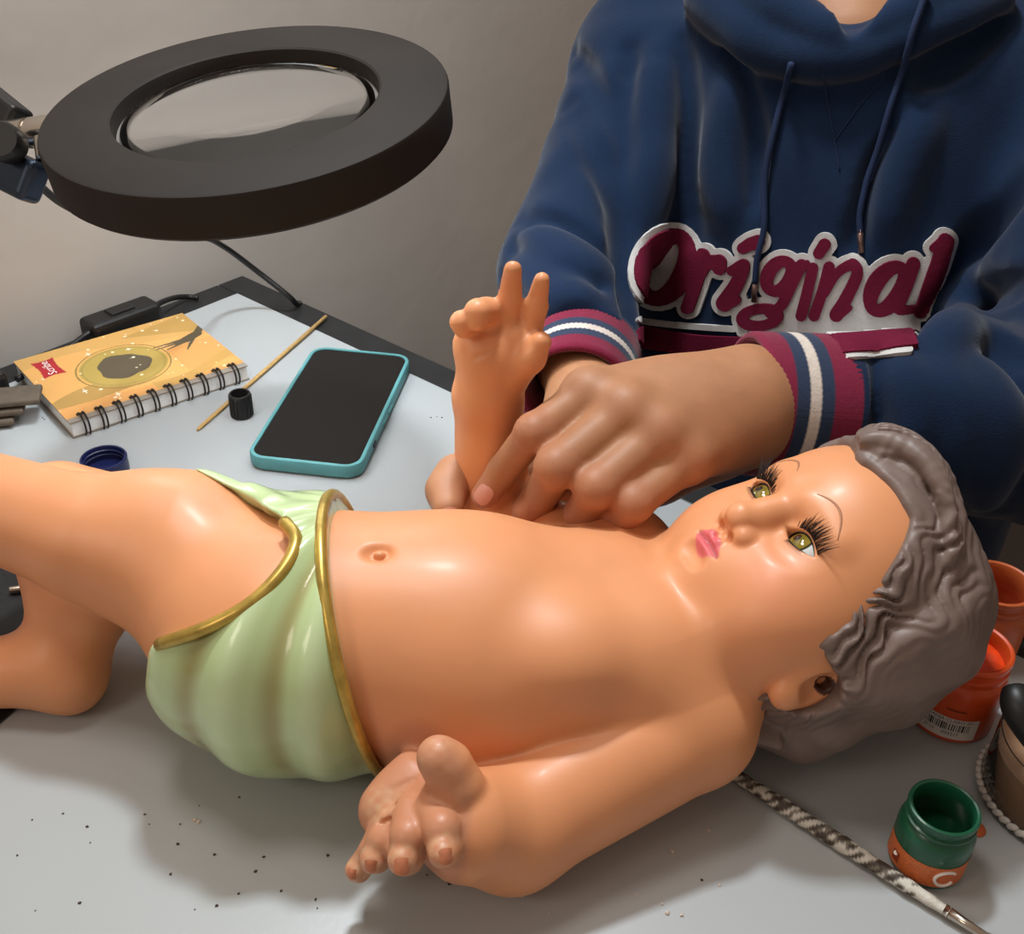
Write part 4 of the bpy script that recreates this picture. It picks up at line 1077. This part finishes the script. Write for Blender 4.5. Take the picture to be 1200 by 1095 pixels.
# paint jars
def jar(name, base, r, h, mtl, label, paintmtl=None, neck=.86, group='paint jars', fill=.45):
    e = empty(name, tuple(base), label, 'jar', group)
    rn = r * neck
    prof = [(0, .0004), (r * .90, .0004), (r * .97, .0010), (r, .0025), (r, h * .60), (r * .985, h * .66), (rn * 1.02, h * .745), (rn * .96, h * .77), (rn * .96, h * .80), (rn * 1.04, h * .815), (rn * 1.04, h * .835), (rn * .97, h * .85), (rn * .97, h * .90), (rn * 1.03, h * .925), (rn * 1.05, h * .96), (rn * 1.03, h * .99), (rn * .98, h), (rn * .92, h * .99), (rn * .88, h * .95), (rn * .88, h * .78), (r * .9, h * .66), (r * .9, h * fill), (0, h * fill)]
    b = MB().lathe(prof, base, (0, 0, 1), 56).build('jar_body', mtl, e, auto=.7)
    if paintmtl: MB().lathe([(r * .895, h * fill + .0004), (0, h * fill + .0006)], base, (0, 0, 1), 40).build('paint', paintmtl, e, smooth=True)
    return e, b
def wrap(base, r, ang, s, z): a = ang + s / r; return V(base[0] + r * math.cos(a), base[1] + r * math.sin(a), z)
def label_patch(e, base, r, a0, s0, s1, z0, z1, mtl, name='label', n=24, m_=4, round_=0.0):
    mb = MB(); vs = []
    for i in range(n + 1):
        for j in range(m_ + 1):
            s = s0 + (s1 - s0) * i / n; z = z0 + (z1 - z0) * j / m_; vs.append(wrap(base, r, a0, s, z))
    fs = [[i * (m_ + 1) + j, (i + 1) * (m_ + 1) + j, (i + 1) * (m_ + 1) + j + 1, i * (m_ + 1) + j + 1] for i in range(n) for j in range(m_)]
    o = mb.add(vs, fs).build(name, mtl, e, smooth=True); return o
def label_text(par, base, r, a0, s, z, txt, size, mtl):
    vs, fs = text_polys(txt, size); mb = MB(); mb.add([wrap(base, r, a0, s + x, z + y) for x, y, zz in vs], fs); mb.build('print', mtl, par)
M['green'] = mat('green_paint_jar', lin(24, 84, 58), .35, coat=.2, var=.08, vscale=50); M['greenp'] = mat('green_paint', lin(10, 60, 36), .2)
M['orange'] = mat('orange_paint_jar', lin(214, 78, 28), .35, coat=.2, var=.12, vscale=60); M['orangep'] = mat('orange_paint', lin(226, 70, 20), .3, var=.2, vscale=200)
M['terra'] = mat('terracotta_jar', lin(186, 92, 48), .4, var=.12, vscale=60); M['terrap'] = mat('terracotta_paint', lin(150, 52, 20), .35)
M['olabel'] = mat('orange_label', lin(206, 108, 56), .5, var=.18, vscale=900); M['wlabel'] = mat('white_label', lin(222, 214, 208), .6); M['ink'] = mat('black_ink', lin(30, 26, 26), .6); M['yink'] = mat('yellow_ink', lin(232, 180, 96), .6); M['dink'] = mat('brown_ink', lin(150, 60, 24), .6)
gb = Z(1083, 1007, 0); ga = math.atan2(EYE[1] - gb[1], EYE[0] - gb[0])
e, b = jar('paint_jar', gb, .0157, .0350, M['green'], 'open dark green paint jar with an orange label near the brush', M['greenp'], .88)
lb = label_patch(e, gb, .01585, ga, -.021, .027, .0030, .0152, M['olabel'])
ringp = [wrap(gb, .0160, ga, .0110 + .0045 * math.cos(t), .0088 + .0043 * math.sin(t)) for t in np.linspace(.7, 5.6, 24)]
MB().tube(ringp, .0007, 5).build('print', M['wprint'], lb)
for k, zz in enumerate((.0142, .0130)):
    label_text(lb, gb, .01595, ga, -.003, zz, '. ' * (12 - k), .0028, M['yink'])
for k, zz in enumerate((.0128, .0112, .0096, .0080, .0064)): label_text(lb, gb, .01785, ga, -.001, zz, ['mmmm mm mmmmm', 'mm mmmmm mmm', 'mmmmm mmm mm', 'mm mm mmmmmm', 'mmmm mmmm'][k], .0011, M['dink']) if False else None
label_patch(lb, gb, .01592, ga, -.0135, -.0095, .0052, .0108, M['dink'], 'print')
MB().lathe([(0, 0), (.0010, 0)], wrap(gb, .01605, ga, -.0117, .0096), (gb - EYE) * -1, 12).build('print', M['wprint'], lb)
ob = Z(1110, 836, 0); oa = math.atan2(EYE[1] - ob[1], EYE[0] - ob[0])
e, b = jar('paint_jar', ob, .0205, .046, M['orange'], 'open bright orange paint jar with a white barcode label beside the doll hair', M['orangep'], .90, fill=.82)
lb = label_patch(e, ob, .02065, oa, -.014, .016, .0035, .0165, M['wlabel'])
label_text(lb, ob, .02075, oa, .001, .0150, 'NARANJA CLARO 201', .0026, M['ink']); label_text(lb, ob, .02075, oa, .004, .0068, '033217', .0026, M['ink']); label_text(lb, ob, .02075, oa, -.006, .0068, '37 ml', .0022, M['ink'])
rs = random.Random(8); s = -.010
while s < .012:
    wdt = rs.choice([.0003, .0005, .0008]); label_patch(lb, ob, .02072, oa, s, s + wdt, .0088, .0132, M['ink'], 'print', 2, 1); s += wdt + rs.choice([.0003, .0005, .0007])
label_text(e, ob, .02062, oa, .003, .0225, 'MADEIRA', .0024, M['dink']) if False else label_patch(e, ob, .02062, oa, -.001, .008, .0210, .0222, M['dink'], 'print')
tb_ = Z(1142, 760, 0)
e, b = jar('paint_jar', tb_, .0195, .046, M['terra'], 'open terracotta paint jar standing behind the bright orange one', M['terrap'], .90, fill=.5)

# glass with murky water at the right
wb = Z(1238, 936, 0); wg = empty('water_glass', tuple(wb), 'glass of murky brush water at the right edge', 'glass')
M['clearglass'] = mat('clear_glass', (.96, .95, .93), .03, trans=1, ior=1.45); M['murky'] = mat('murky_water', lin(168, 134, 106), .2); M['bead'] = mat('beaded_glass', lin(205, 200, 195), .12, spec=.8)
R = .034
MB().lathe([(0, .0005), (R * .98, .0005), (R, .002), (R, .006), (R * .97, .008), (R * .985, .036), (R * .965, .036), (R * .955, .004), (0, .003)], wb, (0, 0, 1), 64).build('glass_wall', M['clearglass'], wg, auto=.6)
mb = MB()
for k in range(52):
    a = 2 * math.pi * k / 52; d = V(math.cos(a), math.sin(a), 0); t_ = V(-d[1], d[0], .55)
    c0 = wb + d * (R + .0004) + V(0, 0, .0040); mb.tube([c0 - t_ * .0026, c0 - t_ * .0012, c0 + t_ * .0012, c0 + t_ * .0026], [.0006, .0017, .0017, .0006], 7)
mb.build('beaded_foot', M['bead'], wg, smooth=True)
MB().lathe([(0, .0045), (R * .95, .0045), (R * .955, .027), (0, .027)], wb, (0, 0, 1), 56).build('water', M['murky'], wg, auto=.6)
kp = [D(1190, 808, .452), D(1194, 826, .448), D(1208, 852, .447), D(1228, 886, .452)]
kk = MB().tube(spline(kp, 6), [.0055 + .0022 * math.sin(math.pi * i / 18) for i in range(19)], 16).build('stirring_tool', M['black'], None, smooth=True)
tag(kk, 'rounded black stirring tool leaning in the water glass', 'tool')

# paint-stained brush
bp0, bp1 = Z(842, 896, .0036), Z(1112, 1070, .0036); bd = nrm(bp1 - bp0); bl = np.linalg.norm(bp1 - bp0); bs = np.cross(V(0, 0, 1), bd)
brush = empty('modelling_tool', tuple((bp0 + bp1) / 2 * V(1, 1, 0)), 'paint-crusted modelling tool lying in front of the green jar', 'tool')
hv, hf_, hcn = [], [], []; N, n = 260, 16
for i in range(N + 1):
    t = i / N; r = .0026 + .0011 * math.sin(math.pi * min(1, t * 1.05)) + .0003 * math.sin(t * 47) * math.sin(t * 23 + 1)
    for k in range(n):
        a = 2 * math.pi * k / n; hv.append(bp0 + bd * bl * t + r * (math.cos(a) * bs + math.sin(a) * V(0, 0, .9)) + V(0, 0, .0001))
        s_ = math.sin(t * 60 + 2 * math.sin(a * 2 + t * 20)) + math.sin(t * 133 + a * 3) + .8 * math.sin(t * 29 + a)
        hcn.append(lin(206, 202, 192) if s_ > .35 or t < .10 or t > .88 else (lin(120, 112, 100) if s_ > -.5 else lin(70, 60, 52)))
for i in range(N):
    for k in range(n): hf_.append([i * n + k, i * n + (k + 1) % n, (i + 1) * n + (k + 1) % n, (i + 1) * n + k])
M['crust'] = mat('paint_crust', attr='paint', rough=.55, bump=.5, bscale=500, bumpdist=.001)
tag(link('handle', mesh_arrays('handle', np.array(hv), np.array(hf_), np.array(hcn)), M['crust'], brush), 'handle crusted with white and brown paint')
MB().tube([bp1 - bd * .002, bp1 + bd * .008, bp1 + bd * .016], [.0026, .0020, .0018], 10).build('ferrule', M['chrome'], brush, smooth=True)
q0 = bp1 + bd * .014; mb = MB(); pl = [(-.0016, 0), (.0016, 0), (.0050, .012), (.0058, .026), (0, .034), (-.0058, .026), (-.0050, .012)]
vs = [q0 + bs * x + bd * y + V(0, 0, -.0004 - .02 * y) for x, y in pl]; vs += [v + V(0, 0, .0010) for v in vs]; n = len(pl)
mb.add(vs, [list(range(n))[::-1], [n + k for k in range(n)]] + [[k, (k + 1) % n, n + (k + 1) % n, n + k] for k in range(n)]).build('blade', M['chrome'], brush)

# folded taupe strap, black tray with a pin
M['strap'] = mat('taupe_strap', lin(98, 87, 75), .8, var=.15, vscale=120, bump=.3, bscale=400)
sp = empty('folded_strap', tuple(Z(-20, 480, 0)), 'taupe folded strap at the left edge beside the notebook', 'strap')
for k, (y0, z0, x1_) in enumerate(((462, .016, 48), (474, .010, 30), (486, .0045, 18))):
    a, b = Z(-110, y0 + 14, z0), Z(x1_, y0, z0); ax = nrm(b - a); sd = np.cross(V(0, 0, 1), ax)
    MB().box((a + b) / 2, ax * np.linalg.norm(b - a) / 2, sd * .011, V(0, 0, .0022)).build('strap_layer', M['strap'], sp, bevel=.0015)
M['tray'] = mat('black_mat', lin(24, 24, 26), .5, var=.3, vscale=500, bump=.2, bscale=800)
mq = [Z(x, y, 0)[:2] for x, y in ((46, 810), (-140, 968), (-330, 690), (62, 612))]
tr = MB().prism(mq, .0003, .0017).build('cutting_mat', M['tray'], bevel=.0004); tag(tr, 'black speckled mat under the crossed legs', 'mat')
pp = Z(26, 690, .0040); mb = MB().lathe([(0, -.006), (.0020, -.006), (.0020, .004), (.0012, .0065), (0, .007)], pp, nrm(V(.9, .25, 0)), 16)
tag(mb.build('metal_pin', M['chrome'], auto=.6), 'small silver pin lying on the black mat', 'pin')
# orange drop and crumbs
M['crumb'] = mat('plaster_crumb', lin(206, 190, 176), .7); M['dcrumb'] = mat('dark_crumb', lin(70, 56, 46), .7); M['scrape'] = mat('scraped_flake', lin(214, 204, 196), .7)
mb = MB(); mb.lathe([(.0045, .0003), (.0040, .0010), (.0025, .0016), (0, .0018)], Z(1143, 972, 0), (0, 0, 1), 16)
tag(mb.build('paint_drop', M['terra'], smooth=True), 'dried orange paint drop behind the green jar', 'paint')
rs = random.Random(5)
def crumbs(name, pts, mtl, label, sz):
    mb = MB()
    for x, y in pts:
        p = Z(x, y, 0); r = sz * rs.uniform(.5, 1.3); vs = []
        for zz, k2 in ((.0002, 1), (r * .8, .55)):
            for k in range(5): a = 2 * math.pi * k / 5 + rs.random(); vs.append(p + V(math.cos(a) * r * k2 * rs.uniform(.7, 1.3), math.sin(a) * r * k2, zz))
        mb.add(vs, [[4, 3, 2, 1, 0], [5, 6, 7, 8, 9]] + [[k, (k + 1) % 5, 5 + (k + 1) % 5, 5 + k] for k in range(5)])
    tag(mb.build(name, mtl), label, 'crumbs', kind='stuff')
crumbs('plaster_crumbs', [(787, 998), (776, 1060), (765, 1018), (600, 1048), (606, 1044), (612, 1050), (640, 1038), (228, 962), (233, 964)] + [(rs.uniform(560, 860), rs.uniform(960, 1080)) for _ in range(10)], M['crumb'], 'pale plaster crumbs scattered in front of the doll arm', .0010)
crumbs('dark_crumbs', [(822, 1032), (309, 1005), (372, 1065), (50, 490), (52, 492), (505, 490), (512, 489), (518, 490)] + [(rs.uniform(20, 560), rs.uniform(930, 1085)) for _ in range(26)], M['dcrumb'], 'dark specks of dirt scattered over the white table', .0007)
